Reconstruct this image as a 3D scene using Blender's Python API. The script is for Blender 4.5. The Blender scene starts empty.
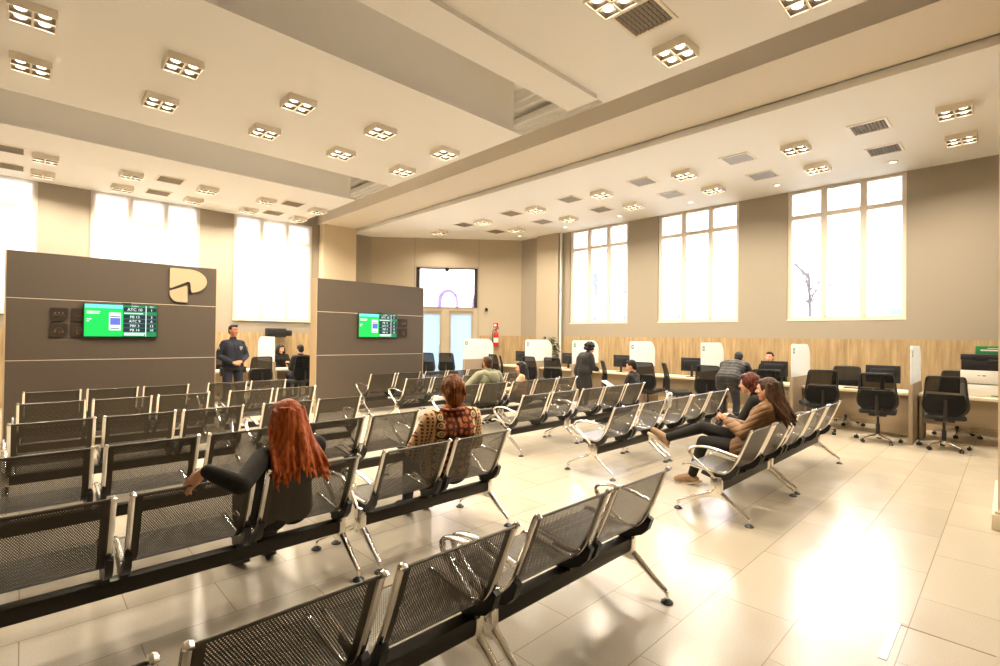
import bpy, bmesh, math, random
from mathutils import Vector, Matrix, Euler
random.seed(7)
C = bpy.context.scene.collection
PI = math.pi
sc = bpy.context.scene

# ------------------------------------------------------------------ materials
def lin(c):
    c = c / 255.0
    return c / 12.92 if c <= 0.04045 else ((c + 0.055) / 1.055) ** 2.4
def rgb(r, g, b): return (lin(r), lin(g), lin(b), 1.0)

def mat(name, col, rough=0.6, metal=0.0, spec=0.5, bump=None, emit=None, estr=1.0, vary=None):
    """Principled material; bump=(scale,strength), vary=(scale,amount): procedural noise."""
    m = bpy.data.materials.new(name); m.use_nodes = True
    nt = m.node_tree; b = nt.nodes['Principled BSDF']
    b.inputs['Base Color'].default_value = col
    b.inputs['Roughness'].default_value = rough
    b.inputs['Metallic'].default_value = metal
    b.inputs['Specular IOR Level'].default_value = spec
    if emit:
        b.inputs['Emission Color'].default_value = emit
        b.inputs['Emission Strength'].default_value = estr
    tc = nt.nodes.new('ShaderNodeTexCoord')
    if bump:
        n = nt.nodes.new('ShaderNodeTexNoise'); n.inputs['Scale'].default_value = bump[0]
        n.inputs['Detail'].default_value = 4
        bp = nt.nodes.new('ShaderNodeBump'); bp.inputs['Strength'].default_value = bump[1]
        bp.inputs['Distance'].default_value = 0.02
        nt.links.new(tc.outputs['Object'], n.inputs['Vector'])
        nt.links.new(n.outputs['Fac'], bp.inputs['Height'])
        nt.links.new(bp.outputs['Normal'], b.inputs['Normal'])
    if vary:
        n = nt.nodes.new('ShaderNodeTexNoise'); n.inputs['Scale'].default_value = vary[0]
        n.inputs['Detail'].default_value = 3
        hs = nt.nodes.new('ShaderNodeMixRGB'); hs.blend_type = 'MULTIPLY'
        hs.inputs['Color1'].default_value = col
        r = nt.nodes.new('ShaderNodeValToRGB')
        a = 1 - vary[1]
        r.color_ramp.elements[0].position = .3; r.color_ramp.elements[0].color = (a, a, a, 1)
        r.color_ramp.elements[1].position = .7; r.color_ramp.elements[1].color = (1, 1, 1, 1)
        nt.links.new(tc.outputs['Object'], n.inputs['Vector'])
        nt.links.new(n.outputs['Fac'], r.inputs['Fac'])
        nt.links.new(r.outputs['Color'], hs.inputs['Color2']); hs.inputs['Fac'].default_value = 1
        nt.links.new(hs.outputs['Color'], b.inputs['Base Color'])
    return m

def node(nt, t, **kw):
    n = nt.nodes.new(t)
    for k, v in kw.items(): setattr(n, k, v)
    return n
def math_node(nt, op, a, b=None, c=None):
    n = nt.nodes.new('ShaderNodeMath'); n.operation = op
    for i, v in enumerate((a, b, c)):
        if v is None: continue
        if isinstance(v, (int, float)): n.inputs[i].default_value = v
        else: nt.links.new(v, n.inputs[i])
    return n.outputs[0]

def perforated(name, col, metal, rough, pitch, dia, border=0.035):
    """Sheet metal with a hexagonal pattern of round holes; UV in metres, border kept solid."""
    m = bpy.data.materials.new(name); m.use_nodes = True
    nt = m.node_tree; b = nt.nodes['Principled BSDF']; out = nt.nodes['Material Output']
    b.inputs['Base Color'].default_value = col; b.inputs['Metallic'].default_value = metal
    b.inputs['Roughness'].default_value = rough
    uv = node(nt, 'ShaderNodeUVMap'); sep = node(nt, 'ShaderNodeSeparateXYZ')
    nt.links.new(uv.outputs['UV'], sep.inputs[0])
    u, v = sep.outputs[0], sep.outputs[1]
    ry = pitch * math.sqrt(3)
    def lattice(du, dv):
        x = math_node(nt, 'SUBTRACT', math_node(nt, 'FRACT', math_node(nt, 'DIVIDE', math_node(nt, 'ADD', u, du), pitch)), .5)
        y = math_node(nt, 'SUBTRACT', math_node(nt, 'FRACT', math_node(nt, 'DIVIDE', math_node(nt, 'ADD', v, dv), ry)), .5)
        x = math_node(nt, 'MULTIPLY', x, pitch); y = math_node(nt, 'MULTIPLY', y, ry)
        return math_node(nt, 'SQRT', math_node(nt, 'ADD', math_node(nt, 'MULTIPLY', x, x), math_node(nt, 'MULTIPLY', y, y)))
    d = math_node(nt, 'MINIMUM', lattice(10, 10), lattice(10 + pitch / 2, 10 + ry / 2))
    hole = math_node(nt, 'LESS_THAN', d, dia / 2)
    inu = math_node(nt, 'LESS_THAN', math_node(nt, 'ABSOLUTE', u), 0.275 - border)
    inv = math_node(nt, 'MULTIPLY', math_node(nt, 'GREATER_THAN', v, 0.045), math_node(nt, 'LESS_THAN', v, 1.02))
    hole = math_node(nt, 'MULTIPLY', hole, math_node(nt, 'MULTIPLY', inu, inv))
    tr = node(nt, 'ShaderNodeBsdfTransparent'); mx = node(nt, 'ShaderNodeMixShader')
    nt.links.new(hole, mx.inputs[0]); nt.links.new(b.outputs[0], mx.inputs[1]); nt.links.new(tr.outputs[0], mx.inputs[2])
    nt.links.new(mx.outputs[0], out.inputs[0])
    return m

def woven(name, col, fac):
    """Open woven net: part of the surface lets the view through."""
    m = bpy.data.materials.new(name); m.use_nodes = True
    nt = m.node_tree; b = nt.nodes['Principled BSDF']; out = nt.nodes['Material Output']
    b.inputs['Base Color'].default_value = col; b.inputs['Roughness'].default_value = .8; b.inputs['Specular IOR Level'].default_value = .15
    tr = node(nt, 'ShaderNodeBsdfTransparent'); mx = node(nt, 'ShaderNodeMixShader'); mx.inputs[0].default_value = fac
    nt.links.new(b.outputs[0], mx.inputs[1]); nt.links.new(tr.outputs[0], mx.inputs[2]); nt.links.new(mx.outputs[0], out.inputs[0])
    return m

def glass_mat(name, tint=(1, 1, 1, 1)):
    m = bpy.data.materials.new(name); m.use_nodes = True
    nt = m.node_tree; nt.nodes.remove(nt.nodes['Principled BSDF']); out = nt.nodes['Material Output']
    tr = node(nt, 'ShaderNodeBsdfTransparent'); tr.inputs[0].default_value = tint
    gl = node(nt, 'ShaderNodeBsdfGlossy'); gl.inputs['Roughness'].default_value = .02
    fr = node(nt, 'ShaderNodeFresnel'); fr.inputs[0].default_value = 1.45
    mx = node(nt, 'ShaderNodeMixShader')
    nt.links.new(fr.outputs[0], mx.inputs[0]); nt.links.new(tr.outputs[0], mx.inputs[1]); nt.links.new(gl.outputs[0], mx.inputs[2])
    nt.links.new(mx.outputs[0], out.inputs[0]); return m

def translucent_mat(name, col, thru, diff):
    m = bpy.data.materials.new(name); m.use_nodes = True
    nt = m.node_tree; nt.nodes.remove(nt.nodes['Principled BSDF']); out = nt.nodes['Material Output']
    tl = node(nt, 'ShaderNodeBsdfTranslucent'); tl.inputs[0].default_value = col
    df = node(nt, 'ShaderNodeBsdfDiffuse'); df.inputs[0].default_value = col
    tr = node(nt, 'ShaderNodeBsdfTransparent'); tr.inputs[0].default_value = col
    m1 = node(nt, 'ShaderNodeMixShader'); m1.inputs[0].default_value = diff
    m2 = node(nt, 'ShaderNodeMixShader'); m2.inputs[0].default_value = thru
    nt.links.new(tl.outputs[0], m1.inputs[1]); nt.links.new(df.outputs[0], m1.inputs[2])
    nt.links.new(m1.outputs[0], m2.inputs[1]); nt.links.new(tr.outputs[0], m2.inputs[2])
    nt.links.new(m2.outputs[0], out.inputs[0]); return m

def floor_material():
    m = bpy.data.materials.new('terrazzo_tile'); m.use_nodes = True
    nt = m.node_tree; b = nt.nodes['Principled BSDF']
    tc = node(nt, 'ShaderNodeTexCoord')
    mp = node(nt, 'ShaderNodeMapping'); mp.inputs['Location'].default_value = (-4.2 + 0.93 * 20, -0.41 + 0.465 * 20, 0)
    nt.links.new(tc.outputs['Object'], mp.inputs[0])
    br = node(nt, 'ShaderNodeTexBrick'); br.offset = .5; br.offset_frequency = 2
    br.inputs['Scale'].default_value = 1; br.inputs['Brick Width'].default_value = .93; br.inputs['Row Height'].default_value = .465
    br.inputs['Mortar Size'].default_value = .0028; br.inputs['Mortar Smooth'].default_value = .1
    br.inputs['Color1'].default_value = rgb(194, 184, 166); br.inputs['Color2'].default_value = rgb(203, 193, 175)
    br.inputs['Mortar'].default_value = rgb(158, 140, 112)
    nt.links.new(mp.outputs[0], br.inputs['Vector'])
    n = node(nt, 'ShaderNodeTexNoise'); n.inputs['Scale'].default_value = 130; n.inputs['Detail'].default_value = 5
    nt.links.new(tc.outputs['Object'], n.inputs['Vector'])
    n2 = node(nt, 'ShaderNodeTexNoise'); n2.inputs['Scale'].default_value = 3.0; n2.inputs['Detail'].default_value = 4
    nt.links.new(tc.outputs['Object'], n2.inputs['Vector'])
    r = node(nt, 'ShaderNodeValToRGB'); r.color_ramp.elements[0].position = .3; r.color_ramp.elements[0].color = (.8, .78, .74, 1)
    r.color_ramp.elements[1].position = .6; r.color_ramp.elements[1].color = (1, 1, 1, 1)
    nt.links.new(n.outputs['Fac'], r.inputs[0])
    mx = node(nt, 'ShaderNodeMixRGB', blend_type='MULTIPLY'); mx.inputs[0].default_value = .6
    nt.links.new(br.outputs['Color'], mx.inputs[1]); nt.links.new(r.outputs[0], mx.inputs[2])
    r2 = node(nt, 'ShaderNodeMapRange'); r2.inputs[1].default_value = .3; r2.inputs[2].default_value = .7
    r2.inputs[3].default_value = .16; r2.inputs[4].default_value = .26
    nt.links.new(n2.outputs['Fac'], r2.inputs[0]); nt.links.new(r2.outputs[0], b.inputs['Roughness'])
    nt.links.new(mx.outputs[0], b.inputs['Base Color'])
    b.inputs['Specular IOR Level'].default_value = .4
    return m

def travertine(name):
    m = bpy.data.materials.new(name); m.use_nodes = True
    nt = m.node_tree; b = nt.nodes['Principled BSDF']; tc = node(nt, 'ShaderNodeTexCoord')
    mp = node(nt, 'ShaderNodeMapping'); mp.inputs['Scale'].default_value = (9, 9, .7)
    nt.links.new(tc.outputs['Object'], mp.inputs[0])
    n = node(nt, 'ShaderNodeTexNoise'); n.inputs['Scale'].default_value = 1.6; n.inputs['Detail'].default_value = 6; n.inputs['Roughness'].default_value = .7
    nt.links.new(mp.outputs[0], n.inputs['Vector'])
    r = node(nt, 'ShaderNodeValToRGB'); e = r.color_ramp.elements
    e[0].position = .28; e[0].color = rgb(140, 114, 80); e[1].position = .7; e[1].color = rgb(194, 170, 130)
    nt.links.new(n.outputs['Fac'], r.inputs[0]); nt.links.new(r.outputs[0], b.inputs['Base Color'])
    b.inputs['Roughness'].default_value = .4
    return m

def patterned_cloth():
    """Rust brown print: rosettes on the back, a column of cream rings either side, cream and ochre stripes beyond."""
    m = bpy.data.materials.new('rust_printed_cloth'); m.use_nodes = True
    nt = m.node_tree; b = nt.nodes['Principled BSDF']; b.inputs['Roughness'].default_value = .85
    tc = node(nt, 'ShaderNodeTexCoord'); sep = node(nt, 'ShaderNodeSeparateXYZ'); nt.links.new(tc.outputs['Object'], sep.inputs[0])
    x, z = sep.outputs[0], sep.outputs[2]
    ax = math_node(nt, 'ABSOLUTE', x)
    cmb = node(nt, 'ShaderNodeCombineXYZ'); nt.links.new(x, cmb.inputs[0]); nt.links.new(z, cmb.inputs[1])
    vo = node(nt, 'ShaderNodeTexVoronoi'); vo.inputs['Scale'].default_value = 19; vo.inputs['Randomness'].default_value = .35
    nt.links.new(cmb.outputs[0], vo.inputs['Vector'])
    r = node(nt, 'ShaderNodeValToRGB'); r.color_ramp.interpolation = 'CONSTANT'; e = r.color_ramp.elements
    e[0].position = 0; e[0].color = rgb(225, 160, 95); e[1].position = .12; e[1].color = rgb(120, 52, 20)
    for p, c in ((.2, rgb(205, 120, 60)), (.38, rgb(96, 38, 14)), (.62, rgb(70, 26, 12))):
        q = e.new(p); q.color = c
    nt.links.new(vo.outputs['Distance'], r.inputs[0])
    def step(v, lo, hi):
        return math_node(nt, 'MULTIPLY', math_node(nt, 'GREATER_THAN', v, lo), math_node(nt, 'LESS_THAN', v, hi))
    # rings at |x| = .185, pitch .075 in z
    zz = math_node(nt, 'MULTIPLY', math_node(nt, 'SUBTRACT', math_node(nt, 'FRACT', math_node(nt, 'DIVIDE', z, .068)), .5), .068)
    xx = math_node(nt, 'SUBTRACT', ax, .165)
    rr = math_node(nt, 'SQRT', math_node(nt, 'ADD', math_node(nt, 'MULTIPLY', zz, zz), math_node(nt, 'MULTIPLY', xx, xx)))
    ring = math_node(nt, 'MAXIMUM', step(rr, .015, .027), math_node(nt, 'LESS_THAN', rr, .008))
    m1 = node(nt, 'ShaderNodeMixRGB'); m1.inputs[2].default_value = rgb(232, 214, 170)
    nt.links.new(ring, m1.inputs[0]); nt.links.new(r.outputs[0], m1.inputs[1])
    # striped outer zone
    sx = math_node(nt, 'FRACT', math_node(nt, 'DIVIDE', ax, .034)); sz = math_node(nt, 'FRACT', math_node(nt, 'DIVIDE', z, .03))
    st = math_node(nt, 'GREATER_THAN', sx, .55); st2 = math_node(nt, 'MULTIPLY', st, math_node(nt, 'GREATER_THAN', sz, .4))
    sc1 = node(nt, 'ShaderNodeMixRGB'); sc1.inputs[1].default_value = rgb(238, 200, 150); sc1.inputs[2].default_value = rgb(120, 50, 22)
    nt.links.new(st2, sc1.inputs[0])
    m2 = node(nt, 'ShaderNodeMixRGB'); nt.links.new(math_node(nt, 'GREATER_THAN', ax, .2), m2.inputs[0])
    nt.links.new(m1.outputs[0], m2.inputs[1]); nt.links.new(sc1.outputs[0], m2.inputs[2])
    # pale yoke flowers
    yk = math_node(nt, 'MULTIPLY', math_node(nt, 'LESS_THAN', ax, .13), step(z, .455, .53))
    n = node(nt, 'ShaderNodeTexVoronoi'); n.inputs['Scale'].default_value = 11; nt.links.new(cmb.outputs[0], n.inputs['Vector'])
    yk = math_node(nt, 'MULTIPLY', yk, math_node(nt, 'LESS_THAN', n.outputs['Distance'], .42))
    m3 = node(nt, 'ShaderNodeMixRGB'); m3.inputs[2].default_value = rgb(228, 168, 112)
    nt.links.new(yk, m3.inputs[0]); nt.links.new(m2.outputs[0], m3.inputs[1])
    nt.links.new(m3.outputs[0], b.inputs['Base Color'])
    return m

M = {}
M['floor'] = floor_material()
M['wall'] = mat('cream_wall_paint', rgb(158, 148, 132), .7, bump=(60, .04))
M['wall2'] = mat('beige_cladding', rgb(180, 167, 145), .6, bump=(60, .03))
M['pillar'] = mat('cream_pillar_paint', rgb(222, 206, 178), .7, bump=(60, .04))
M['ceil'] = mat('white_ceiling_paint', rgb(241, 239, 235), .8, bump=(50, .02))
M['beam'] = mat('beige_beam_paint', rgb(218, 208, 192), .75, bump=(50, .03))
M['wood'] = travertine('travertine_wainscot')
M['panel'] = mat('taupe_laminate', rgb(82, 71, 59), .5, bump=(160, .03), vary=(30, .05))
M['panel_edge'] = mat('tan_edge_laminate', rgb(176, 152, 118), .5, vary=(20, .05))
M['groove'] = mat('pale_groove_strip', rgb(205, 190, 170), .5)
M['shell'] = perforated('perforated_dark_steel', (.05, .04, .025, 1), .4, .33, .0098, .0044)
M['chrome'] = mat('polished_chrome', (.86, .83, .78, 1), .16, 1.0)
M['beam_black'] = mat('dark_beam_enamel', (.026, .021, .014, 1), .45, .2, bump=(80, .02))
M['plastic'] = mat('black_plastic', (.012, .012, .012, 1), .42)
M['rubber'] = mat('dark_rubber_pad', (.05, .06, .07, 1), .4, .4)
M['net'] = woven('black_chair_netting', (.012, .012, .012, 1), .1)
M['netdark'] = woven('dense_chair_netting', (.015, .015, .015, 1), .06)
M['fabric'] = mat('charcoal_seat_fabric', (.02, .02, .02, 1), .85, bump=(120, .2))
M['frame_white'] = mat('white_window_paint', rgb(226, 216, 200), .5)
M['glass'] = glass_mat('window_glass')
M['frost'] = translucent_mat('frosted_film', (.42, .5, .56, 1), .1, .3)
M['blind'] = translucent_mat('white_blind_cloth', (.93, .90, .85, 1), .30, .45)
M['desk'] = mat('cream_desk_laminate', rgb(226, 212, 186), .4, vary=(10, .04))
M['deskside'] = mat('beige_desk_panel', rgb(164, 146, 120), .5, vary=(8, .06))
M['board'] = mat('taupe_divider_board', rgb(150, 134, 116), .5, vary=(8, .06))
M['acrylic'] = translucent_mat('white_acrylic', (.9, .93, .95, 1), .0, .45)
M['sticker'] = mat('teal_sticker', rgb(90, 150, 120), .5)
M['screen_black'] = mat('black_monitor_plastic', (.014, .014, .016, 1), .35)
M['lampbody'] = mat('white_fixture_enamel', rgb(236, 226, 208), .5)
M['reflector'] = mat('dark_reflector', (.13, .10, .07, 1), .35, .6)
M['lamp'] = mat('lit_lamp_lens', (1, .95, .85, 1), .4, emit=(1, .88, .68, 1), estr=9)
M['vent'] = mat('vent_metal', rgb(150, 140, 126), .45, .3)
M['ventdark'] = mat('vent_shadow_box', (.05, .045, .04, 1), .8)
M['logo'] = mat('brushed_champagne_metal', rgb(196, 178, 144), .4, .35)
M['logo_edge'] = mat('bronze_letter_edge', rgb(96, 70, 38), .5, .3)
M['tile_dark'] = mat('dark_brown_sign_tile', rgb(46, 37, 28), .4)
M['icon'] = mat('copper_icon', rgb(104, 72, 56), .5)
def emis(name, c, s=1.0): return mat(name, (0, 0, 0, 1), .4, emit=c, estr=s)
M['tv_green'] = emis('screen_green', rgb(20, 205, 85), .9)
M['tv_dgreen'] = emis('screen_dark_green', rgb(22, 140, 84), .8)
M['tv_cyan'] = emis('screen_sky_band', rgb(120, 215, 240), .9)
M['tv_navy'] = emis('screen_navy', rgb(24, 32, 52), 1)
M['tv_white'] = emis('screen_white', rgb(236, 246, 240), 1)
M['tv_blue'] = emis('screen_blue', rgb(95, 105, 190), 1)
M['red'] = mat('red_enamel', rgb(190, 30, 24), .35)
M['white'] = mat('white_plastic', rgb(232, 230, 224), .4)
M['grey'] = mat('grey_plastic', rgb(140, 134, 126), .5)
M['green_box'] = mat('green_card', rgb(30, 130, 70), .6)
M['paper'] = mat('white_paper', rgb(238, 238, 234), .8)
M['leaf'] = mat('green_leaf', rgb(40, 72, 34), .5, vary=(20, .4))
M['pot'] = mat('dark_pot', rgb(70, 60, 52), .6)
M['steel'] = mat('brushed_steel_strip', rgb(196, 200, 204), .3, .8)
M['pave'] = mat('pale_pavement', rgb(200, 198, 194), .9, vary=(2, .1))
M['facade'] = mat('pale_pink_render', rgb(226, 206, 214), .9, vary=(1, .06))
M['facade2'] = mat('white_render', rgb(226, 228, 234), .9, vary=(1, .06))
M['purple'] = mat('mauve_stone', rgb(74, 58, 112), .8)
M['dkglass'] = mat('dark_street_window', rgb(84, 90, 104), .2)
M['bark'] = mat('grey_bark', rgb(74, 70, 70), .9, bump=(20, .5))
# skin, hair, cloth
M['skin'] = mat('light_skin', rgb(226, 170, 138), .5, bump=(90, .05))
M['skin2'] = mat('tan_skin', rgb(190, 128, 92), .5, bump=(90, .05))
M['lip'] = mat('lip_skin', rgb(170, 90, 78), .5)
M['eye'] = mat('eye_white', rgb(230, 226, 220), .3)
M['iris'] = mat('dark_iris', (.02, .015, .01, 1), .2)
def hairmat(n, c, c2):
    m = bpy.data.materials.new(n); m.use_nodes = True
    nt = m.node_tree; b = nt.nodes['Principled BSDF']; tc = node(nt, 'ShaderNodeTexCoord')
    mp = node(nt, 'ShaderNodeMapping'); mp.inputs['Scale'].default_value = (70, 70, 6)
    nt.links.new(tc.outputs['Object'], mp.inputs[0])
    no = node(nt, 'ShaderNodeTexNoise'); no.inputs['Scale'].default_value = 1; no.inputs['Detail'].default_value = 3
    nt.links.new(mp.outputs[0], no.inputs['Vector'])
    r = node(nt, 'ShaderNodeValToRGB'); r.color_ramp.elements[0].position = .32; r.color_ramp.elements[0].color = c
    r.color_ramp.elements[1].position = .68; r.color_ramp.elements[1].color = c2
    nt.links.new(no.outputs['Fac'], r.inputs[0]); nt.links.new(r.outputs[0], b.inputs['Base Color'])
    bp = node(nt, 'ShaderNodeBump'); bp.inputs['Strength'].default_value = .5; bp.inputs['Distance'].default_value = .01
    nt.links.new(no.outputs['Fac'], bp.inputs['Height']); nt.links.new(bp.outputs[0], b.inputs['Normal'])
    b.inputs['Roughness'].default_value = .5; b.inputs['Specular IOR Level'].default_value = .3
    return m
M['hair_red'] = hairmat('copper_red_hair', rgb(140, 58, 18), rgb(205, 108, 48))
M['hair_auburn'] = hairmat('auburn_hair', rgb(84, 42, 14), rgb(158, 96, 44))
M['hair_black'] = hairmat('black_hair', (.006, .005, .004, 1), (.016, .012, .01, 1))
M['hair_brown'] = hairmat('brown_hair', rgb(40, 24, 14), rgb(86, 54, 32))
M['hair_dkred'] = hairmat('dark_red_hair', rgb(62, 26, 16), rgb(112, 52, 34))
def cloth(n, c, b=.35, s=14): return mat(n, c, .85, bump=(s, b), vary=(9, .18))
M['c_black'] = cloth('black_knit', rgb(26, 22, 16))
M['c_navy'] = cloth('navy_uniform_cloth', rgb(30, 33, 46))
M['c_green'] = cloth('sage_hoodie_fleece', rgb(152, 152, 126))
M['c_pink'] = cloth('peach_knit', rgb(232, 190, 152))
def quilted(n, c, pitch):
    m = cloth(n, c); nt = m.node_tree; b = nt.nodes['Principled BSDF']; tc = node(nt, 'ShaderNodeTexCoord')
    sep = node(nt, 'ShaderNodeSeparateXYZ'); nt.links.new(tc.outputs['Object'], sep.inputs[0])
    q = math_node(nt, 'ADD', sep.outputs[2], math_node(nt, 'MULTIPLY', sep.outputs[1], .5))
    w_ = math_node(nt, 'ABSOLUTE', math_node(nt, 'SINE', math_node(nt, 'MULTIPLY', q, PI / pitch)))
    w_ = math_node(nt, 'POWER', w_, .45)
    bp = node(nt, 'ShaderNodeBump'); bp.inputs['Strength'].default_value = .5; bp.inputs['Distance'].default_value = .02
    nt.links.new(w_, bp.inputs['Height']); nt.links.new(bp.outputs[0], b.inputs['Normal']); b.inputs['Roughness'].default_value = .55
    return m
M['c_brown'] = quilted('camel_padded_nylon', rgb(136, 98, 58), .06)
M['c_grey'] = cloth('dark_grey_coat', rgb(42, 40, 40))
M['c_puff'] = quilted('charcoal_puffer_nylon', rgb(38, 35, 33), .08)
M['c_jean'] = cloth('dark_denim', rgb(40, 42, 52))
M['c_print'] = patterned_cloth()
M['shoe'] = mat('beige_sneaker', rgb(186, 152, 120), .7, vary=(30, .3))
M['shoe_b'] = mat('black_shoe', (.015, .014, .013, 1), .5)
M['sole'] = mat('cream_sole', rgb(226, 206, 176), .7)
M['badge'] = mat('silver_badge', rgb(200, 200, 200), .35, .6)
M['leather'] = mat('black_leather', (.012, .011, .01, 1), .4)

# ------------------------------------------------------------------ mesh builder
class MB:
    def __init__(s): s.v = []; s.f = []; s.uv = {}
    def add(s, vs, fs, mtx=None):
        b = len(s.v)
        for p in vs:
            p = Vector(p)
            s.v.append(tuple(mtx @ p) if mtx else tuple(p))
        for f in fs: s.f.append(tuple(b + i for i in f))
        return s
    def box(s, x0, x1, y0, y1, z0, z1, mtx=None):
        vs = [(x, y, z) for z in (z0, z1) for y in (y0, y1) for x in (x0, x1)]
        return s.add(vs, [(0, 2, 3, 1), (4, 5, 7, 6), (0, 1, 5, 4), (2, 6, 7, 3), (0, 4, 6, 2), (1, 3, 7, 5)], mtx)
    def rbox(s, x0, x1, y0, y1, z0, z1, r=.01, seg=2, mtx=None):
        bm = bmesh.new(); bmesh.ops.create_cube(bm, size=1)
        for v in bm.verts:
            v.co = Vector(((x0 + x1) / 2 + v.co.x * (x1 - x0), (y0 + y1) / 2 + v.co.y * (y1 - y0), (z0 + z1) / 2 + v.co.z * (z1 - z0)))
        bmesh.ops.bevel(bm, geom=bm.edges[:], offset=r, segments=seg, affect='EDGES', profile=.5)
        bm.verts.index_update()
        s.add([v.co.copy() for v in bm.verts], [[v.index for v in f.verts] for f in bm.faces], mtx); bm.free(); return s
    def loft(s, rings, caps=True, closed=True, mtx=None):
        n = len(rings[0]); vs = [p for r in rings for p in r]; fs = []
        for i in range(len(rings) - 1):
            for j in range(n if closed else n - 1):
                k = (j + 1) % n
                fs.append((i * n + j, i * n + k, (i + 1) * n + k, (i + 1) * n + j))
        if caps:
            fs.append(tuple(range(n - 1, -1, -1))); fs.append(tuple((len(rings) - 1) * n + j for j in range(n)))
        return s.add(vs, fs, mtx)
    def tube(s, pts, r, n=8, r2=None, side=None, mtx=None):
        """Tube along a polyline; r may be a list; r2 + side: elliptical section with r along 'side'."""
        pts = [Vector(p) for p in pts]; rings = []
        prev = None
        for i, p in enumerate(pts):
            t = (pts[min(i + 1, len(pts) - 1)] - pts[max(i - 1, 0)]).normalized()
            if side is not None: a = Vector(side)
            elif prev is not None: a = prev
            else: a = Vector((0, 0, 1)) if abs(t.z) < .9 else Vector((1, 0, 0))
            a = (a - t * a.dot(t)).normalized(); prev = a; b = t.cross(a)
            ra = r[i] if isinstance(r, (list, tuple)) else r
            rb = ra if r2 is None else (r2[i] if isinstance(r2, (list, tuple)) else r2)
            rings.append([p + a * math.cos(2 * PI * k / n) * ra + b * math.sin(2 * PI * k / n) * rb for k in range(n)])
        return s.loft(rings, mtx=mtx)
    def cyl(s, p0, p1, r, n=16, r1=None): return s.tube([p0, p1], [r, r if r1 is None else r1], n)
    def lathe(s, prof, n=20, c=(0, 0, 0), mtx=None):
        rings = [[(c[0] + r * math.cos(2 * PI * k / n), c[1] + r * math.sin(2 * PI * k / n), c[2] + z) for k in range(n)] for r, z in prof]
        return s.loft(rings, mtx=mtx)
    def prism(s, poly, d0, d1, plane='xz', mtx=None):
        """Extrude polygon [(a,b)] along the third axis from d0 to d1."""
        def P(a, b, d): return {'xz': (a, d, b), 'yz': (d, a, b), 'xy': (a, b, d)}[plane]
        n = len(poly)
        vs = [P(a, b, d0) for a, b in poly] + [P(a, b, d1) for a, b in poly]
        fs = [tuple(range(n - 1, -1, -1)), tuple(range(n, 2 * n))] + [(i, (i + 1) % n, n + (i + 1) % n, n + i) for i in range(n)]
        return s.add(vs, fs, mtx)
    def ball(s, c, r, n=12, m=8, rot=None):
        rx, ry, rz = (r, r, r) if isinstance(r, (int, float)) else r
        c = Vector(c); vs = []; fs = []
        R = rot if rot is not None else Matrix.Identity(3)
        vs.append(c + R @ Vector((0, 0, rz)))
        for i in range(1, m):
            t = PI * i / m
            for k in range(n):
                p = 2 * PI * k / n
                vs.append(c + R @ Vector((rx * math.sin(t) * math.cos(p), ry * math.sin(t) * math.sin(p), rz * math.cos(t))))
        vs.append(c + R @ Vector((0, 0, -rz)))
        for k in range(n): fs.append((0, 1 + k, 1 + (k + 1) % n))
        for i in range(m - 2):
            for k in range(n):
                a = 1 + i * n
                fs.append((a + k, a + n + k, a + n + (k + 1) % n, a + (k + 1) % n))
        a = 1 + (m - 2) * n; L = len(vs) - 1
        for k in range(n): fs.append((a + k, L, a + (k + 1) % n))
        return s.add(vs, fs)
    def cap(s, p0, r0, p1, r1, n=12):
        s.ball(p0, r0, n, 8); s.ball(p1, r1, n, 8); s.cyl(p0, p1, r0, n, r1); return s
    def mesh(s, name, m=None, smooth=40):
        me = bpy.data.meshes.new(name); me.from_pydata(s.v, [], s.f)
        bm = bmesh.new(); bm.from_mesh(me); bmesh.ops.recalc_face_normals(bm, faces=bm.faces[:]); bm.to_mesh(me); bm.free()
        if m is not None: me.materials.append(m)
        if smooth:
            me.polygons.foreach_set('use_smooth', [True] * len(me.polygons)); me.set_sharp_from_angle(angle=math.radians(smooth))
        me.update(); return me
    def build(s, name, m, parent=None, smooth=40):
        o = bpy.data.objects.new(name, s.mesh(name, m, smooth)); C.objects.link(o)
        if parent is not None: o.parent = parent
        return o

def tag(o, label, cat, group=None):
    o['label'] = label; o['category'] = cat
    if group: o['group'] = group
    return o
def thing(name, label, cat, loc=(0, 0, 0), rz=0, group=None):
    o = bpy.data.objects.new(name, None); C.objects.link(o); o.empty_display_size = .1
    o.location = loc; o.rotation_euler = (0, 0, rz)
    return tag(o, label, cat, group)
def struct(name, mb, m, smooth=30):
    o = mb.build(name, m, None, smooth); o['kind'] = 'structure'; return o
def dup(root, loc, rz=None, label=None, group=None):
    r = root.copy(); C.objects.link(r); r.location = loc
    if rz is not None: r.rotation_euler = (0, 0, rz)
    if label: r['label'] = label
    if group: r['group'] = group
    def rec(src, dst):
        for ch in src.children:
            c = ch.copy(); C.objects.link(c); c.parent = dst; rec(ch, c)
    rec(root, r); return r
def text_mesh(name, body, size, m, parent, loc, rot, align='LEFT'):
    cu = bpy.data.curves.new('t', 'FONT'); cu.body = body; cu.size = size; cu.align_x = align; cu.extrude = .0006
    t = bpy.data.objects.new('t', cu); C.objects.link(t)
    dg = bpy.context.evaluated_depsgraph_get(); dg.update()
    me = bpy.data.meshes.new_from_object(t.evaluated_get(dg)); bpy.data.objects.remove(t)
    me.materials.clear(); me.materials.append(m)
    o = bpy.data.objects.new(name, me); C.objects.link(o); o.parent = parent; o.location = loc; o.rotation_euler = rot
    return o

ORD = ['first', 'second', 'third', 'fourth', 'fifth', 'sixth', 'seventh', 'eighth']

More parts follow.
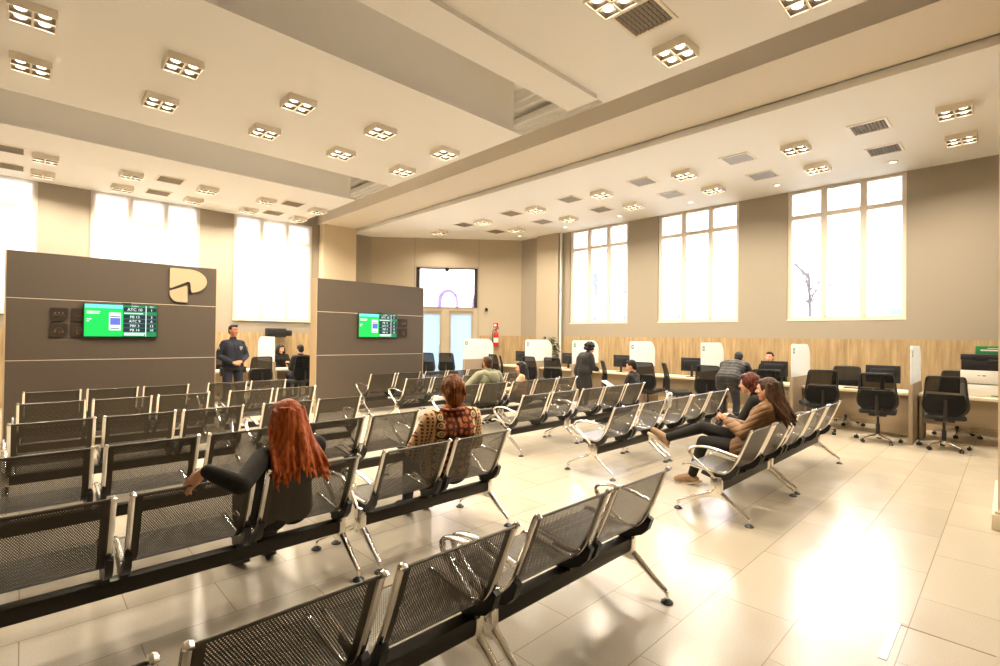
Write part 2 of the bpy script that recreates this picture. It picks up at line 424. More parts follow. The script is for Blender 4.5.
# ------------------------------------------------------------------ camera
yaw, pit, roll = math.radians(45.94), math.radians(.451), math.radians(.694)
fw = Vector((math.cos(yaw) * math.cos(pit), math.sin(yaw) * math.cos(pit), math.sin(pit)))
rt = Vector((math.sin(yaw), -math.cos(yaw), 0)); up = rt.cross(fw)
R_ = rt * math.cos(roll) + up * math.sin(roll); U_ = -rt * math.sin(roll) + up * math.cos(roll)
cam = bpy.data.cameras.new('camera'); co = bpy.data.objects.new('camera', cam); C.objects.link(co)
mw = Matrix((R_, U_, -fw)).transposed().to_4x4(); mw.translation = Vector((0, 0, 1.65)); co.matrix_world = mw
cam.sensor_width = 36; cam.lens = 495 / 1000 * 36; cam.clip_start = .05; cam.clip_end = 300
sc.camera = co

# ------------------------------------------------------------------ room shell
K = 1.025
H = 1.65 + 3.23 * K            # ceiling height
XW = 12 * K; YL = 14.6 * K
XB, YB = -8.0, -3.0
SILL = 2.10
TOPZ = 6.0
struct('floor', MB().box(XB, XW + .3, YB, YL + .3, -.12, 0), M['floor'])

def wall_with_holes(axis, pos, thick, a0, a1, z1, holes):
    """Wall slab on plane axis=pos, spanning a0..a1 and 0..z1, openings [(b0,b1,zlo,zhi)]."""
    mb = MB(); hs = sorted(holes); cur = a0
    def add(b0, b1, zl, zh):
        if b1 - b0 < 1e-4 or zh - zl < 1e-4: return
        if axis == 'x': mb.box(pos, pos + thick, b0, b1, zl, zh)
        else: mb.box(b0, b1, pos, pos + thick, zl, zh)
    for b0, b1, zl, zh in hs:
        add(cur, b0, 0, z1); add(b0, b1, 0, zl); add(b0, b1, zh, z1); cur = b1
    add(cur, a1, 0, z1); return mb

WT = 4.86 * K + .2 - .16
rwin = [(1.385 * K, 3.41 * K), (4.43 * K, 6.46 * K), (7.36 * K, 9.36 * K)]
lwin = [(-1.85 * K, .2 * K), (1.12 * K, 3.26 * K), (4.1 * K, 6.2 * K)]
WZ = H + .02
CH0 = Vector((8.21 * K, 14.6 * K, 0)); CH1 = Vector((12 * K, 11.4 * K, 0))
struct('wall_right', wall_with_holes('x', XW, .3, YB, CH1.y, TOPZ, [(a, b, SILL, WZ) for a, b in rwin]), M['wall'])
struct('wall_left', wall_with_holes('y', YL, .3, XB, CH0.x, TOPZ, [(a, b, SILL - .03, WZ) for a, b in lwin]), M['wall'])
struct('wall_rear', MB().box(XB, XW + .3, YB - .2, YB, 0, TOPZ), M['wall'])
struct('wall_side', MB().box(XB - .2, XB, YB, YL + .3, 0, TOPZ), M['wall'])

# corner (chamfer) wall, local frame: s along the wall, n outward
ct = (CH1 - CH0).normalized(); cn = Vector((-ct.y, ct.x, 0))          # cn points outside
CM = Matrix((( ct.x, cn.x, 0, CH0.x), (ct.y, cn.y, 0, CH0.y), (0, 0, 1, 0), (0, 0, 0, 1)))
CL = (CH1 - CH0).length
KS = K
s0, s1 = 1.47 * KS, 3.50 * KS; tz0, tz1 = 2.63, 3.97
d = [(1.60 * KS, 2.32 * KS), (2.57 * KS, 3.36 * KS)]; dz = 2.45
mb = MB()
for a, b, zl, zh in ((-.2, s0, 0, TOPZ), (s1, CL + .2, 0, TOPZ), (s0, s1, tz1, TOPZ), (s0, s1, dz + .06, tz0), (s0, d[0][0], 0, dz + .06), (d[0][1], d[1][0], 0, dz + .06), (d[1][1], s1, 0, dz + .06)):
    mb.box(a, b, 0, .25, zl, zh, CM)
struct('wall_corner', mb, M['wall2'])
mb = MB()   # thin cladding seams framing the doorway
for s in (1.42 * KS, 3.53 * KS): mb.box(s - .012, s + .012, -.014, 0, 0, H, CM)
mb.box(s0 - .03, s1 + .03, -.012, 0, tz1, tz1 + .04, CM); mb.box(s0 - .03, s1 + .03, -.012, 0, tz0 - .04, tz0, CM)
struct('trim_1', mb, M['wall'])
# wainscot
ZW = 1.69
struct('trim_2', MB().box(XW - .02, XW, YB, CH1.y + .1, 0, ZW), M['wood'])
struct('trim_3', MB().box(XB, CH0.x, YL - .02, YL, 0, ZW), M['wood'])
struct('trim_4', MB().box(3.57 * KS, CL, -.02, 0, 0, ZW, CM), M['wood'])
mb = MB().box(XW - .045, XW, YB, CH1.y + .1, 0, .1); struct('baseboard_right', mb, M['deskside'])
# pilasters
PY0, PY1 = 9.72 * K, 10.6 * K
struct('trim_5', MB().box(XW - .14, XW, PY0, PY1, 0, TOPZ), M['wall2'])
struct('trim_6', MB().box(6.62, 7.72, YL - .28, YL, 0, TOPZ), M['pillar'])
# pillar at the right edge, with a base moulding
mb = MB().box(6.21, 7.7, -1.2, .08, 0, TOPZ); mb.rbox(6.17, 7.74, -1.24, .12, 0, .14, .01); mb.rbox(6.19, 7.72, -1.22, .10, .14, .17, .008)
struct('trim_7', mb, M['pillar'])
# ceilings
BZ = H + .1
XE = 5.72 * K
mb = MB().box(XB, XE, 5.46 * K, 9.36 * K, H, H + .05); mb.box(XB, XE - .1, 5.46 * K + .1, 9.36 * K - .1, H + .05, TOPZ + .1)
struct('ceiling_middle', mb, M['ceil'])
mb = MB().box(XB, XE, 10.93 * K, YL, H, H + .05); mb.box(XB, XE - .1, 10.93 * K + .1, YL, H + .05, TOPZ + .1)
struct('ceiling_left', mb, M['ceil'])
mb = MB().box(XB, XE, YB, 3.9 * K, H, H + .035); mb.box(XB, 5.45 * K, 3.84 * K, 4.33 * K, H - .055, H + .08); mb.box(XB, 5.5 * K, YB, 4.3 * K, H + .08, TOPZ + .1)
struct('ceiling_front', mb, M['ceil'])
struct('ceiling_top', MB().box(XB, 6.5, YB, YL, TOPZ, TOPZ + .1), M['ceil'])
BX0, BX1 = 6.2 * K * 1.031, 7.28 * K * 1.031
struct('ceiling_beam', MB().box(BX0, BX1, YB, YL, BZ, TOPZ + .1), M['beam'])
mb = MB()    # stepped cornice left along the beam inside the recesses
for x, z0, z1 in ((.05, 5.35, 5.42), (.1, 5.42, 5.5), (.16, 5.5, 5.6), (.24, 5.72, 5.82), (.3, 5.82, 6.0)):
    mb.box(BX0 - x, BX0, YB, YL, z0, z1)
struct('trim_8', mb, M['ceil'])
# right ceiling: shadow gap, then a lower slab
mb = MB().box(BX1 + .05, XW, YB, CH0.y + .3, H, H + .11); mb.box(BX1, XW, YB, CH0.y + .3, H + .3, H + .4)
struct('ceiling_right', mb, M['ceil'])

# windows
def window(n, axis, pos, a0, a1, zl, zh, cols, zt, depth=.12):
    f = MB(); g = MB()
    def bx(m, b0, b1, z0, z1, d0, d1):
        if axis == 'x': m.box(pos + d0, pos + d1, b0, b1, z0, z1)
        elif axis == 'y': m.box(b0, b1, pos + d0, pos + d1, z0, z1)
        else: m.box(b0, b1, d0, d1, z0, z1, CM)
    w = .075
    bx(f, a0, a0 + w, zl, zh, .04, .16); bx(f, a1 - w, a1, zl, zh, .04, .16)
    bx(f, a0 + w, a1 - w, zl, zl + w, .042, .158); bx(f, a0 + w, a1 - w, zh - w, zh, .042, .158)
    if zt: bx(f, a0 + w, a1 - w, zt - .045, zt + .045, .045, .148)
    for i in range(1, cols):
        x = a0 + (a1 - a0) * i / cols; bx(f, x - .058, x + .058, zl + w, zh - w, .03, .152)
        bx(f, x - .012, x + .012, zl + .03, zl + .14, .002, .03)      # latch
    bx(f, a0 - .004, a1 + .004, zl - .022, zl + .012, -.008, .2)         # sill board
    bx(g, a0 + w, a1 - w, zl + w, zh - w, .095, .103)
    o = struct('window_%d' % n, f, M['frame_white']); p = g.build('pane', M['glass'], o); return o
ZT = 1.65 + (4.31 - 1.65) * K
for i, (a, b) in enumerate(rwin): window(i + 1, 'x', XW, a, b, SILL, WZ, 3, ZT)
for i, (a, b) in enumerate(lwin): window(i + 4, 'y', YL, a, b, SILL - .03, WZ, 3, ZT)
# transom light over the corner door, with a dark jamb either side and a small black dome at its head
f = MB(); f.box(s0, s0 + .12, .05, .2, tz0, tz1, CM).box(s1 - .12, s1, .05, .2, tz0, tz1, CM)
f.box(s0, s1, .05, .2, tz1 - .03, tz1, CM).box(s0, s1, .05, .2, tz0, tz0 + .02, CM)
f.box(s0, s1, .09, .11, 3.04, 3.055, CM).box(s0 + .66, s0 + .672, .09, .11, 3.3, tz1, CM)
o = struct('window_7', f, mat('dark_bronze_frame', (.03, .022, .02, 1), .5)); g = MB().box(s0 + .12, s1 - .12, .1, .106, tz0, tz1, CM).build('pane', M['glass'], o)
# double door with frosted panes
mb = MB()
for a, b in d:
    mb.box(a, a + .05, .04, .12, 0, dz, CM).box(b - .05, b, .04, .12, 0, dz, CM).box(a, b, .04, .12, dz - .05, dz + .06, CM).box(a, b, .04, .12, 0, .12, CM)
o = struct('door_1', mb, M['wall2'])
for a, b in d: MB().box(a + .05, b - .05, .07, .08, .12, dz - .05, CM).build('pane', M['frost'], o)
mb = MB()
for x in (d[0][1] - .07, d[1][0] + .07): mb.tube([CM @ Vector((x, .04, .95)), CM @ Vector((x, -.03, .97)), CM @ Vector((x, -.03, 1.33)), CM @ Vector((x, .04, 1.35))], .012)
mb.build('handle', M['chrome'], o)

# roller blinds on the left windows
for i, (a, b) in enumerate(lwin):
    nm = ('behind the tall screen panel, farthest from the column', 'above the middle of the tall screen panel', 'beside the column, in the gap between the two screen panels')[i]
    t = thing('roller_blind', 'white roller blind ' + nm, 'blind', ((a + b) / 2, YL, WZ), 0, 'roller blinds on the left windows')
    w = (b - a) / 2
    MB().box(-w - .02, w + .02, -.035, -.032, SILL - .05 - WZ, -.02).build('blind_cloth', M['blind'], t)
    MB().rbox(-w - .02, w + .02, -.048, -.022, SILL - .08 - WZ, SILL - .05 - WZ, .008).build('bottom_bar', M['white'], t)

# ------------------------------------------------------------------ ceiling fixtures
def make_light():
    t = thing('ceiling_light', '', 'light')
    b = MB(); h = .19
    b.box(-h, h, -h, h, -.012, 0); b.box(-h, -h + .014, -h, h, -.09, -.012).box(h - .014, h, -h, h, -.09, -.012).box(-h + .014, h - .014, -h, -h + .014, -.09, -.012).box(-h + .014, h - .014, h - .014, h, -.09, -.012)
    b.box(-.009, .009, -h + .014, h - .014, -.088, -.012).box(-h + .014, h - .014, -.009, .009, -.0879, -.012)
    b.build('housing', M['lampbody'], t, 0)
    for sx in (-1, 1):
        for sy in (-1, 1):
            cx, cy = sx * .0925, sy * .0925; q = .0825
            r = MB(); A = [(cx - q, cy - q), (cx + q, cy - q), (cx + q, cy + q), (cx - q, cy + q)]
            B = [(cx + (x - cx) * .72, cy + (y - cy) * .72) for x, y in A]
            r.loft([[(x, y, -.076) for x, y in A], [(x, y, -.03) for x, y in B]], caps=False); r.add([(x, y, -.03) for x, y in B], [(0, 1, 2, 3)])
            ro = r.build('reflector', M['reflector'], t, 0)
            l = MB(); l.lathe([(.0, -.06), (.044, -.058), (.05, -.048), (.05, -.03), (0, -.03)], 16, (cx, cy, 0)); l.build('lamp', M['lamp'], ro)
    return t
LIGHT = make_light()
lights_pos = []
used_light = [0]
def place_light(x, y, label, group):
    p = (x, y, H)
    if not used_light[0]:
        LIGHT.location = p; LIGHT['label'] = label; LIGHT['group'] = group; used_light[0] = 1
    else: dup(LIGHT, p, None, label, group)
    lights_pos.append((x, y))
kk = 3.23 * K / 3.15        # the plan was measured on the fixtures' undersides
for j, y in enumerate((6.71, 8.0)):
    for i, x in enumerate((.04, 1.31, 2.65, 3.9, 5.13)):
        place_light(x * kk, y * kk, 'four-lamp light on the middle ceiling slab, %s row, %s from the beam' % (('nearer', 'farther')[j], ORD[4 - i]), 'four-lamp ceiling lights')
for j, y in enumerate((12.15, 13.38)):
    for i, x in enumerate((.27, 1.53, 2.87, 4.09, 5.32)):
        place_light(x * kk, y * kk, 'four-lamp light on the ceiling by the blinds, %s row, %s from the beam' % (('inner', 'window')[j], ORD[4 - i]), 'four-lamp ceiling lights')
for x, y, w in ((3.84, 2.56, 'between the big vent and the ceiling recess'), (5.06, 2.54, 'between the big vent and the beam'), (5.04, 1.3, 'closest to the pillar')):
    place_light(x * kk, y * kk, 'four-lamp light on the stepped ceiling slab, ' + w, 'four-lamp ceiling lights')
for j, x in enumerate((8.98, 10.28)):
    for i, y in enumerate((.54, 2.44, 4.31, 6.17, 8.08, 10.0, 11.94)):
        if j == 1 and i == 6: continue
        place_light(x * kk, y * kk, 'four-lamp light on the window-side ceiling, row %s, %s from the pillar' % (('beside the beam', 'nearer the windows')[j], ORD[i]), 'four-lamp ceiling lights')

def make_vent():
    t = thing('ceiling_vent', '', 'vent'); h = .25
    b = MB(); b.box(-h, h, -h, -h + .035, -.015, 0).box(-h, h, h - .035, h, -.015, 0).box(-h, -h + .035, -h + .035, h - .035, -.015, 0).box(h - .035, h, -h + .035, h - .035, -.015, 0)
    b.build('frame', M['lampbody'], t, 0)
    l = MB()
    for k in range(9):
        y = -.19 + k * .0475; l.add([(-.215, y - .012, -.001), (.215, y - .012, -.001), (.215, y + .012, -.018), (-.215, y + .012, -.018)], [(0, 1, 2, 3)])
        l.box(-.215, .215, y + .011, y + .014, -.02, -.014)
    for k in range(5): x = -.17 + k * .085; l.box(x - .003, x + .003, -.215, .215, -.012, -.004)
    l.build('louvre', M['vent'], t, 0)
    MB().box(-.215, .215, -.215, .215, -.0012, -.0002).build('duct_shade', M['ventdark'], t, 0)  # flat dark plate painted as the shade behind the louvres
    return t
VENT = make_vent(); uv_ = [0]
def place_vent(x, y, label):
    p = (x, y, H)
    if not uv_[0]: VENT.location = p; VENT['label'] = label; VENT['group'] = 'square ceiling vents'; uv_[0] = 1
    else: dup(VENT, p, None, label, 'square ceiling vents')
place_vent(4.45 * K, 2.58 * K, 'big square louvred air vent on the stepped ceiling slab')
for j, x in enumerate((9.14, 10.4)):
    for i, y in enumerate((1.5, 3.4, 5.28, 7.16, 9.08, 10.98)):
        place_vent(x * K, y * K, 'square vent on the window-side ceiling, row %s, %s from the pillar' % (('beside the beam', 'nearer the windows')[j], ORD[i]))
for i, x in enumerate((-.22, 2.22, 4.77)):
    for j, y in enumerate((12.35, 13.65)):
        place_vent(x * K, y * K, 'square vent on the ceiling by the blinds, %s, %s' % (('third from the beam', 'second from the beam', 'first from the beam')[i], ('inner row', 'window row')[j]))
def make_spot():
    t = thing('downlight', '', 'light')
    MB().lathe([(.05, -.001), (.075, -.002), (.078, -.012), (.06, -.016), (.05, -.006)], 20).build('ring', M['lampbody'], t)
    MB().lathe([(0, -.006), (.049, -.006), (.049, -.002), (0, -.002)], 20).build('lamp', M['lamp'], t); return t
SPOT = make_spot()
for i, (x, y) in enumerate(((11.21, 1.49), (11.26, 3.4), (11.28, 5.27), (11.28, 7.19), (11.36, 9.06), (11.4, 10.93))):
    lb = 'small round recessed downlight close to the tall windows, %s from the pillar' % ORD[i]; p = (x * K, y * K, H)
    if i == 0: SPOT.location = p; SPOT['label'] = lb; SPOT['group'] = 'round downlights'
    else: dup(SPOT, p, None, lb, 'round downlights')

# ------------------------------------------------------------------ waiting benches
PITCH = .65; SW = .55
PROF = [(-.022, .835), (-.013, .842), (-.001, .836), (.02, .79), (.06, .69), (.105, .585), (.145, .5), (.178, .452), (.215, .426), (.26, .415), (.33, .417), (.42, .427), (.52, .441), (.57, .447), (.605, .441), (.62, .426)]
def catmull(P, n=3):
    out = []
    for i in range(len(P) - 1):
        p0, p1, p2, p3 = P[max(i - 1, 0)], P[i], P[i + 1], P[min(i + 2, len(P) - 1)]
        for k in range(n):
            t = k / n
            out.append(tuple(.5 * (2 * b + (c - a) * t + (2 * a - 5 * b + 4 * c - d_) * t * t + (-a + 3 * b - 3 * c + d_) * t ** 3) for a, b, c, d_ in zip(p0, p1, p2, p3)))
    out.append(tuple(P[-1])); return out
PR = catmull(PROF, 3)
def shell_mesh():
    me = bpy.data.meshes.new('seat_shell'); vs = []; fs = []; n = len(PR); us = [-SW / 2, -SW / 4, 0, SW / 4, SW / 2]
    L = [0]
    for a, b in zip(PR, PR[1:]): L.append(L[-1] + math.dist(a, b))
    for y, z in PR:
        for u in us: vs.append((u, y, z))
    nu = len(us); uvl = []
    for i in range(n - 1):
        for j in range(nu - 1):
            fs.append((i * nu + j, i * nu + j + 1, (i + 1) * nu + j + 1, (i + 1) * nu + j))
            uvl += [(us[j], L[i]), (us[j + 1], L[i]), (us[j + 1], L[i + 1]), (us[j], L[i + 1])]
    me.from_pydata(vs, [], fs); l = me.uv_layers.new(name='UVMap')
    for k, q in enumerate(uvl): l.data[k].uv = q
    me.polygons.foreach_set('use_smooth', [True] * len(me.polygons)); me.materials.append(M['shell']); me.update(); return me
SHELL = shell_mesh()
def rail_mesh(s):
    x = s * (SW / 2 + .012)
    return MB().tube([(x, y, z) for y, z in PR], .015, 8, .014, side=(1, 0, 0)).mesh('side_rail', M['chrome'])
RAILS = [rail_mesh(-1), rail_mesh(1)]
BRK = [(.095, .5), (.12, .515), (.155, .468), (.185, .437), (.22, .411), (.27, .4), (.43, .414), (.44, .385), (.35, .36), (.35, .334), (.235, .334), (.235, .355), (.165, .385), (.12, .43)]
BRKM = [MB().prism(BRK, s * (SW / 2 + .012) - .017, s * (SW / 2 + .012) + .017, 'yz').mesh('bracket', M['plastic'], 30) for s in (-1, 1)]
LEGB = MB()
LEGB.rbox(-.025, .025, .235, .345, .19, .385, .012)
LEGB.tube([(0, .31, .3), (0, .28, .245), (0, .2, .2), (0, .1, .125), (0, .02, .075), (0, .005, .06)], [.03, .028, .024, .02, .017, .016], 10, [.04, .034, .024, .019, .016, .016], side=(1, 0, 0))
LEGB.tube([(0, .28, .28), (0, .33, .225), (0, .42, .19), (0, .54, .135), (0, .64, .085), (0, .662, .062)], [.03, .028, .024, .02, .017, .016], 10, [.04, .034, .024, .019, .016, .016], side=(1, 0, 0))
LEGB.cyl((0, .004, .02), (0, .004, .075), .011).cyl((0, .663, .02), (0, .663, .075), .011)
LEGM = LEGB.mesh('leg', M['chrome'])
PADM = [MB().lathe([(0, .001), (.038, .001), (.038, .009), (.022, .02), (.012, .028), (0, .028)], 16, (0, y, 0)).mesh('foot_pad', M['rubber']) for y in (.004, .663)]
ARMP = catmull([(.30, .37), (.34, .405), (.42, .462), (.5, .52), (.545, .565), (.545, .6), (.5, .628), (.4, .642), (.29, .636), (.18, .615), (.1, .6)], 3)
ARMM = MB().tube([(0, y, z) for y, z in ARMP], .021, 10, .012, side=(1, 0, 0)).mesh('armrest', M['chrome'])
def link(name, me, parent, loc=(0, 0, 0)):
    o = bpy.data.objects.new(name, me); C.objects.link(o); o.parent = parent; o.location = loc; return o
def make_bench(n):
    t = thing('waiting_bench', '', 'bench', group='perforated waiting benches')
    for i in range(n):
        x = (i + .5) * PITCH
        s = link('seat_shell', SHELL, t, (x, 0, 0))
        for k in (0, 1):
            link('side_rail', RAILS[k], s); link('bracket', BRKM[k], s)
    W = n * PITCH
    MB().rbox(.02, W - .02, .25, .33, .25, .334, .006).build('beam', M['beam_black'], t)
    for x in (.018, W - .018):
        l = link('leg', LEGM, t, (x, 0, 0))
        for p in PADM: link('foot_pad', p, l)
        link('armrest', ARMM, t, (x + (-.012 if x < .1 else .012), 0, 0))
    return t
B3 = make_bench(3); B2 = make_bench(2); bench_used = {2: 0, 3: 0}
def bench(n, x, y, label):
    src = B3 if n == 3 else B2
    if not bench_used[n]:
        src.location = (x, y, 0); src['label'] = label; bench_used[n] = 1; return src
    return dup(src, (x, y, 0), 0, label, 'perforated waiting benches')
U2, U3 = 2 * PITCH, 3 * PITCH
L_rows = [(1.49, 2.945, .06), (3.05, 3.1, .125), (4.47, 3.15, .14), (6.03, 3.3, .15), (7.65, 3.39, .19), (9.05, 3.46, .21)]
GAP = .08
d2 = ['two-seat bench in the front row, by the open floor', 'two-seat bench where the woman in the printed shirt sits', 'two-seat bench just ahead of the woman in the printed shirt', 'two-seat bench, fourth row facing the logo panel', 'two-seat bench, fifth row facing the logo panel', 'two-seat bench just in front of the guard']
d3 = ['three-seat bench in the front row, behind the copper-haired woman', 'three-seat bench where the copper-haired woman leans her arm', 'three-seat bench just ahead of the copper-haired woman', 'three-seat bench, fourth row facing the logo panel', 'three-seat bench, fifth row facing the logo panel', 'three-seat bench closest to the logo panel']
for i, (y, xr, gp) in enumerate(L_rows):
    bench(2, xr - U2, y, 'dark perforated steel ' + d2[i]); bench(3, xr - U2 - gp - U3, y, 'dark perforated steel ' + d3[i])
R_rows = [(1.6, 4.62), (3.21, 4.94), (4.71, 4.98), (6.3, 5.03), (7.86, 5.15), (9.25, 5.2)]
rd = ['with the woman in the camel jacket', 'just ahead of the camel jacket woman, by her crossed foot', 'in the row between the sage hoodie and the crossed foot', 'with the man in the sage hoodie', 'just ahead of the man in the sage hoodie', 'closest to the panel without a logo']
rd3 = ['with the person with dark red hair', 'just ahead of the person with dark red hair', 'with the man in the dark suit', 'with the woman in the peach top', 'just ahead of the woman in the peach top', 'in the row closest to the corner door']
for i, (y, xl) in enumerate(R_rows):
    bench(2, xl, y, 'grey perforated steel two-seat bench ' + rd[i]); bench(3, xl + U2 + GAP, y, 'grey perforated steel three-seat bench ' + rd3[i])

# ------------------------------------------------------------------ screen panels
def rounded_tile(cx, cz, w, rads):
    """Square with a radius per corner (bl, br, tr, tl)."""
    h = w / 2; out = []
    for (sx, sz), r, a0 in zip(((-1, -1), (1, -1), (1, 1), (-1, 1)), rads, (PI, 1.5 * PI, 0, .5 * PI)):
        px, pz = cx + sx * (h - r), cz + sz * (h - r)
        for k in range(6): a = a0 + k / 5 * PI / 2; out.append((px + r * math.cos(a), pz + r * math.sin(a)))
    return out
def screen_panel(name_lbl, x0, x1, y, zt, tvx, sqx):
    t = thing('screen_panel', name_lbl, 'partition', ((x0 + x1) / 2, y, 0), 0, 'taupe screen panels')
    ox = (x0 + x1) / 2; w = (x1 - x0) / 2
    b = MB()
    for z0, z1 in ((0, 1.212), (1.222, 2.132), (2.142, zt)): b.rbox(-w, w, 0, .29, z0, z1, .003, 1)
    b.build('board', M['panel'], t)
    b = MB().box(-w + .004, w - .004, .003, .287, 1.211, 1.223).box(-w + .004, w - .004, .003, .287, 2.131, 2.143); b.build('groove', M['groove'], t)
    b = MB().rbox(-w - .018, -w, -.002, .292, 0, zt, .003, 1).rbox(w, w + .018, -.002, .292, 0, zt, .003, 1); b.build('edge_strip', M['panel_edge'], t)
    return t, ox
def tv(label, x0, x1, z0, z1, y):
    w, h = x1 - x0, z1 - z0
    t = thing('television', label, 'television', (x0, y, z0), 0, 'queue display televisions')
    MB().rbox(0, w, -.055, -.012, 0, h, .006).build('casing', M['screen_black'], t)
    MB().rbox(w * .25, w * .75, -.012, 0, h * .2, h * .8, .004).build('wall_mount', M['plastic'], t)
    MB().rbox(w * .5, w * .62, -.06, -.02, h, h + .025, .005).build('sensor_bar', M['plastic'], t)
    Y = -.0557
    def plate(nm, a0, a1, b0, b1, m, k=0, par=t):
        return MB().box(a0 * w, a1 * w, Y - .0006 - k * .0006, Y + .0005 - k * .0006, b0 * h, b1 * h).build(nm, m, par, 0)
    g = plate('display_left', .015, .515, .025, .975, M['tv_green'])
    plate('sky_band', .02, .51, .86, .97, M['tv_cyan'], 1, g)
    for b0, L in ((.74, .17), (.69, .16), (.52, .06), (.46, .03)): plate('text_line', .045, .045 + L, b0, b0 + .028, M['tv_white'], 1, g)
    plate('ticket_graphic', .33, .485, .21, .74, M['tv_white'], 1, g)
    plate('ticket_print', .345, .48, .37, .58, M['tv_blue'], 2, g); plate('ticket_print', .345, .48, .6, .63, M['tv_navy'], 2, g); plate('ticket_print', .35, .47, .25, .275, M['tv_navy'], 2, g)
    r = plate('display_right', .518, .985, .025, .975, M['tv_dgreen'])
    rows = [(.80, .9, 'ATC 10', '1'), (.58, .67, 'PB 13', '3'), (.45, .54, 'ATC 9', '6'), (.31, .4, 'PBF 3', '13'), (.18, .27, 'PB 14', '10')]
    for b0, b1, a, c in rows:
        plate('row', .522, .825, b0 - .012, b1 + .012, M['tv_navy'], 1, r); plate('row', .838, .98, b0 - .012, b1 + .012, M['tv_navy'], 1, r)
        text_mesh('row_text', a, (b1 - b0) * h * 1.15, M['tv_white'], r, (.675 * w, Y - .0034, (b0 + .008) * h), (PI / 2, 0, 0), 'CENTER')
        text_mesh('row_text', c, (b1 - b0) * h * 1.15, M['tv_white'], r, (.91 * w, Y - .0034, (b0 + .008) * h), (PI / 2, 0, 0), 'CENTER')
    plate('divider_line', .826, .836, .03, .97, M['tv_white'], 1, r)
    text_mesh('row_text', 'TURNO', .05 * h, M['tv_white'], r, (.675 * w, Y - .0034, .93 * h), (PI / 2, 0, 0), 'CENTER')
    text_mesh('row_text', 'BOX', .05 * h, M['tv_white'], r, (.91 * w, Y - .0034, .93 * h), (PI / 2, 0, 0), 'CENTER')
    for b0, L in ((.715, .26), (.11, .3), (.06, .28)): plate('text_line', .53, .53 + L, b0, b0 + .03, M['tv_white'], 1, r)
    return t
def sign_tile(x, z, y, kind, label):
    rad = {'a': (.02, .07, .02, .02), 'b': (.02, .02, .02, .02)}['a']
    t = thing('icon_tile', label, 'sign', (x, y, z), 0, 'dark icon tiles')
    MB().prism(rounded_tile(0, 0, .205, rad), -.02, 0, 'xz').build('plate', M['tile_dark'], t, 20)
    i = MB(); yy = -.0225
    if kind == 0:
        for dx in (-.045, 0, .045): i.ball((dx, yy, .022), (.013, .003, .013), 8, 6)
        for dx in (-.045, 0, .045): i.tube([(dx - .016, yy, -.025), (dx - .014, yy, -.004), (dx + .014, yy, -.004), (dx + .016, yy, -.025)], .004, 6)
    elif kind == 1:
        i.tube([(-.05, yy, .0), (-.02, yy, -.02), (.015, yy, .015), (.05, yy, .0)], .006, 6); i.tube([(.03, yy, .025), (.052, yy, 0), (.03, yy, -.025)], .005, 6)
    elif kind == 2:
        i.tube([(.045 * math.cos(a), yy, -.01 + .045 * math.sin(a)) for a in [k * PI / 8 for k in range(9)]], .005, 6)
        for dx in (-.045, .045): i.rbox(dx - .012, dx + .012, yy - .003, yy + .003, -.04, -.005, .002, 1)
        i.tube([(.0, yy, -.03), (.02, yy, -.045), (.045, yy, -.035)], .004, 6)
    else:
        i.tube([(-.03, yy, -.045), (-.03, yy, .045), (.012, yy, .045), (.032, yy, .025), (.032, yy, -.045), (-.03, yy, -.045)], .005, 6)
        for dz in (-.02, 0, .02): i.tube([(-.015, yy, dz - .003), (.018, yy, dz - .003)], .004, 6)
    i.build('icon', M['icon'], t); return t
PYF = 10.1; PK = PYF / 9.95; PZ = lambda z: 1.65 + (z - 1.65) * PK
p1, _ = screen_panel('tall taupe screen panel with the letter logo', -.16 * PK, 2.51 * PK, PYF, PZ(2.81), 0, 0)
p2, _ = screen_panel('tall taupe screen panel without a logo, towards the corner door', 4.38 * PK, 7.02 * PK, PYF, PZ(2.82), 0, 0)
tv('black television showing a green queue list, on the panel with the logo', 0.68 * PK, 1.635 * PK, PZ(1.57), PZ(2.1), PYF)
tv('black television showing a green queue list, on the panel before the corner door', 5.28 * PK, 6.26 * PK, PZ(1.6), PZ(2.14), PYF)
nm = ('upper', 'lower')
for k, (x, z) in enumerate(((.405, 1.905), (.64, 1.905), (.405, 1.67), (.64, 1.67))):
    sign_tile(x * PK, PZ(z), PYF, k, 'dark %s icon tile on the logo panel, %s' % (nm[k // 2], ('the outer one', 'half hidden by the television')[k % 2]))
for k, (x, z) in enumerate(((6.24, 1.94), (6.46, 1.94), (6.24, 1.715), (6.46, 1.715))):
    sign_tile(x * PK, PZ(z), PYF, k, 'dark %s icon tile on the panel without a logo, %s' % (nm[k // 2], ('half hidden by the television', 'the outer one')[k % 2]))
# letter logo: two raised pieces
t = thing('letter_logo', 'brushed metal rounded letter P logo in two pieces', 'logo', (1.8 * PK, PYF, PZ(2.18)), 0)
def arc(cx, cz, rx, rz, a0, a1, n=10): return [(cx + rx * math.cos(math.radians(a0 + (a1 - a0) * k / n)), cz + rz * math.sin(math.radians(a0 + (a1 - a0) * k / n))) for k in range(n + 1)]
upper = [(.0, .245), (0, .575)] + [(.015, .585)] + arc(.29, .38, .275, .205, 90, -90, 20) + [(.325, .175)] + arc(.32, .19, .015, .015, 270, 180, 3) + [(.305, .31)] + arc(.272, .325, .033, .04, 0, 100, 5) + [(.02, .235)]
lower = [(.0, .19), (.0, .17)] + arc(.13, .16, .13, .16, 180, 262, 9) + [(.25, .0)] + arc(.25, .015, .018, .015, -90, 0, 3) + [(.262, .262)] + arc(.244, .272, .018, .02, 0, 110, 4) + [(.02, .196)]
for nme, pl in (('letter_bowl', upper), ('letter_foot', lower)):
    o = MB().prism(pl, -.035, -.031, 'xz').build(nme, M['logo'], t, 20)
    MB().prism(pl, -.0305, 0, 'xz').build('letter_edge', M['logo_edge'], o, 20)

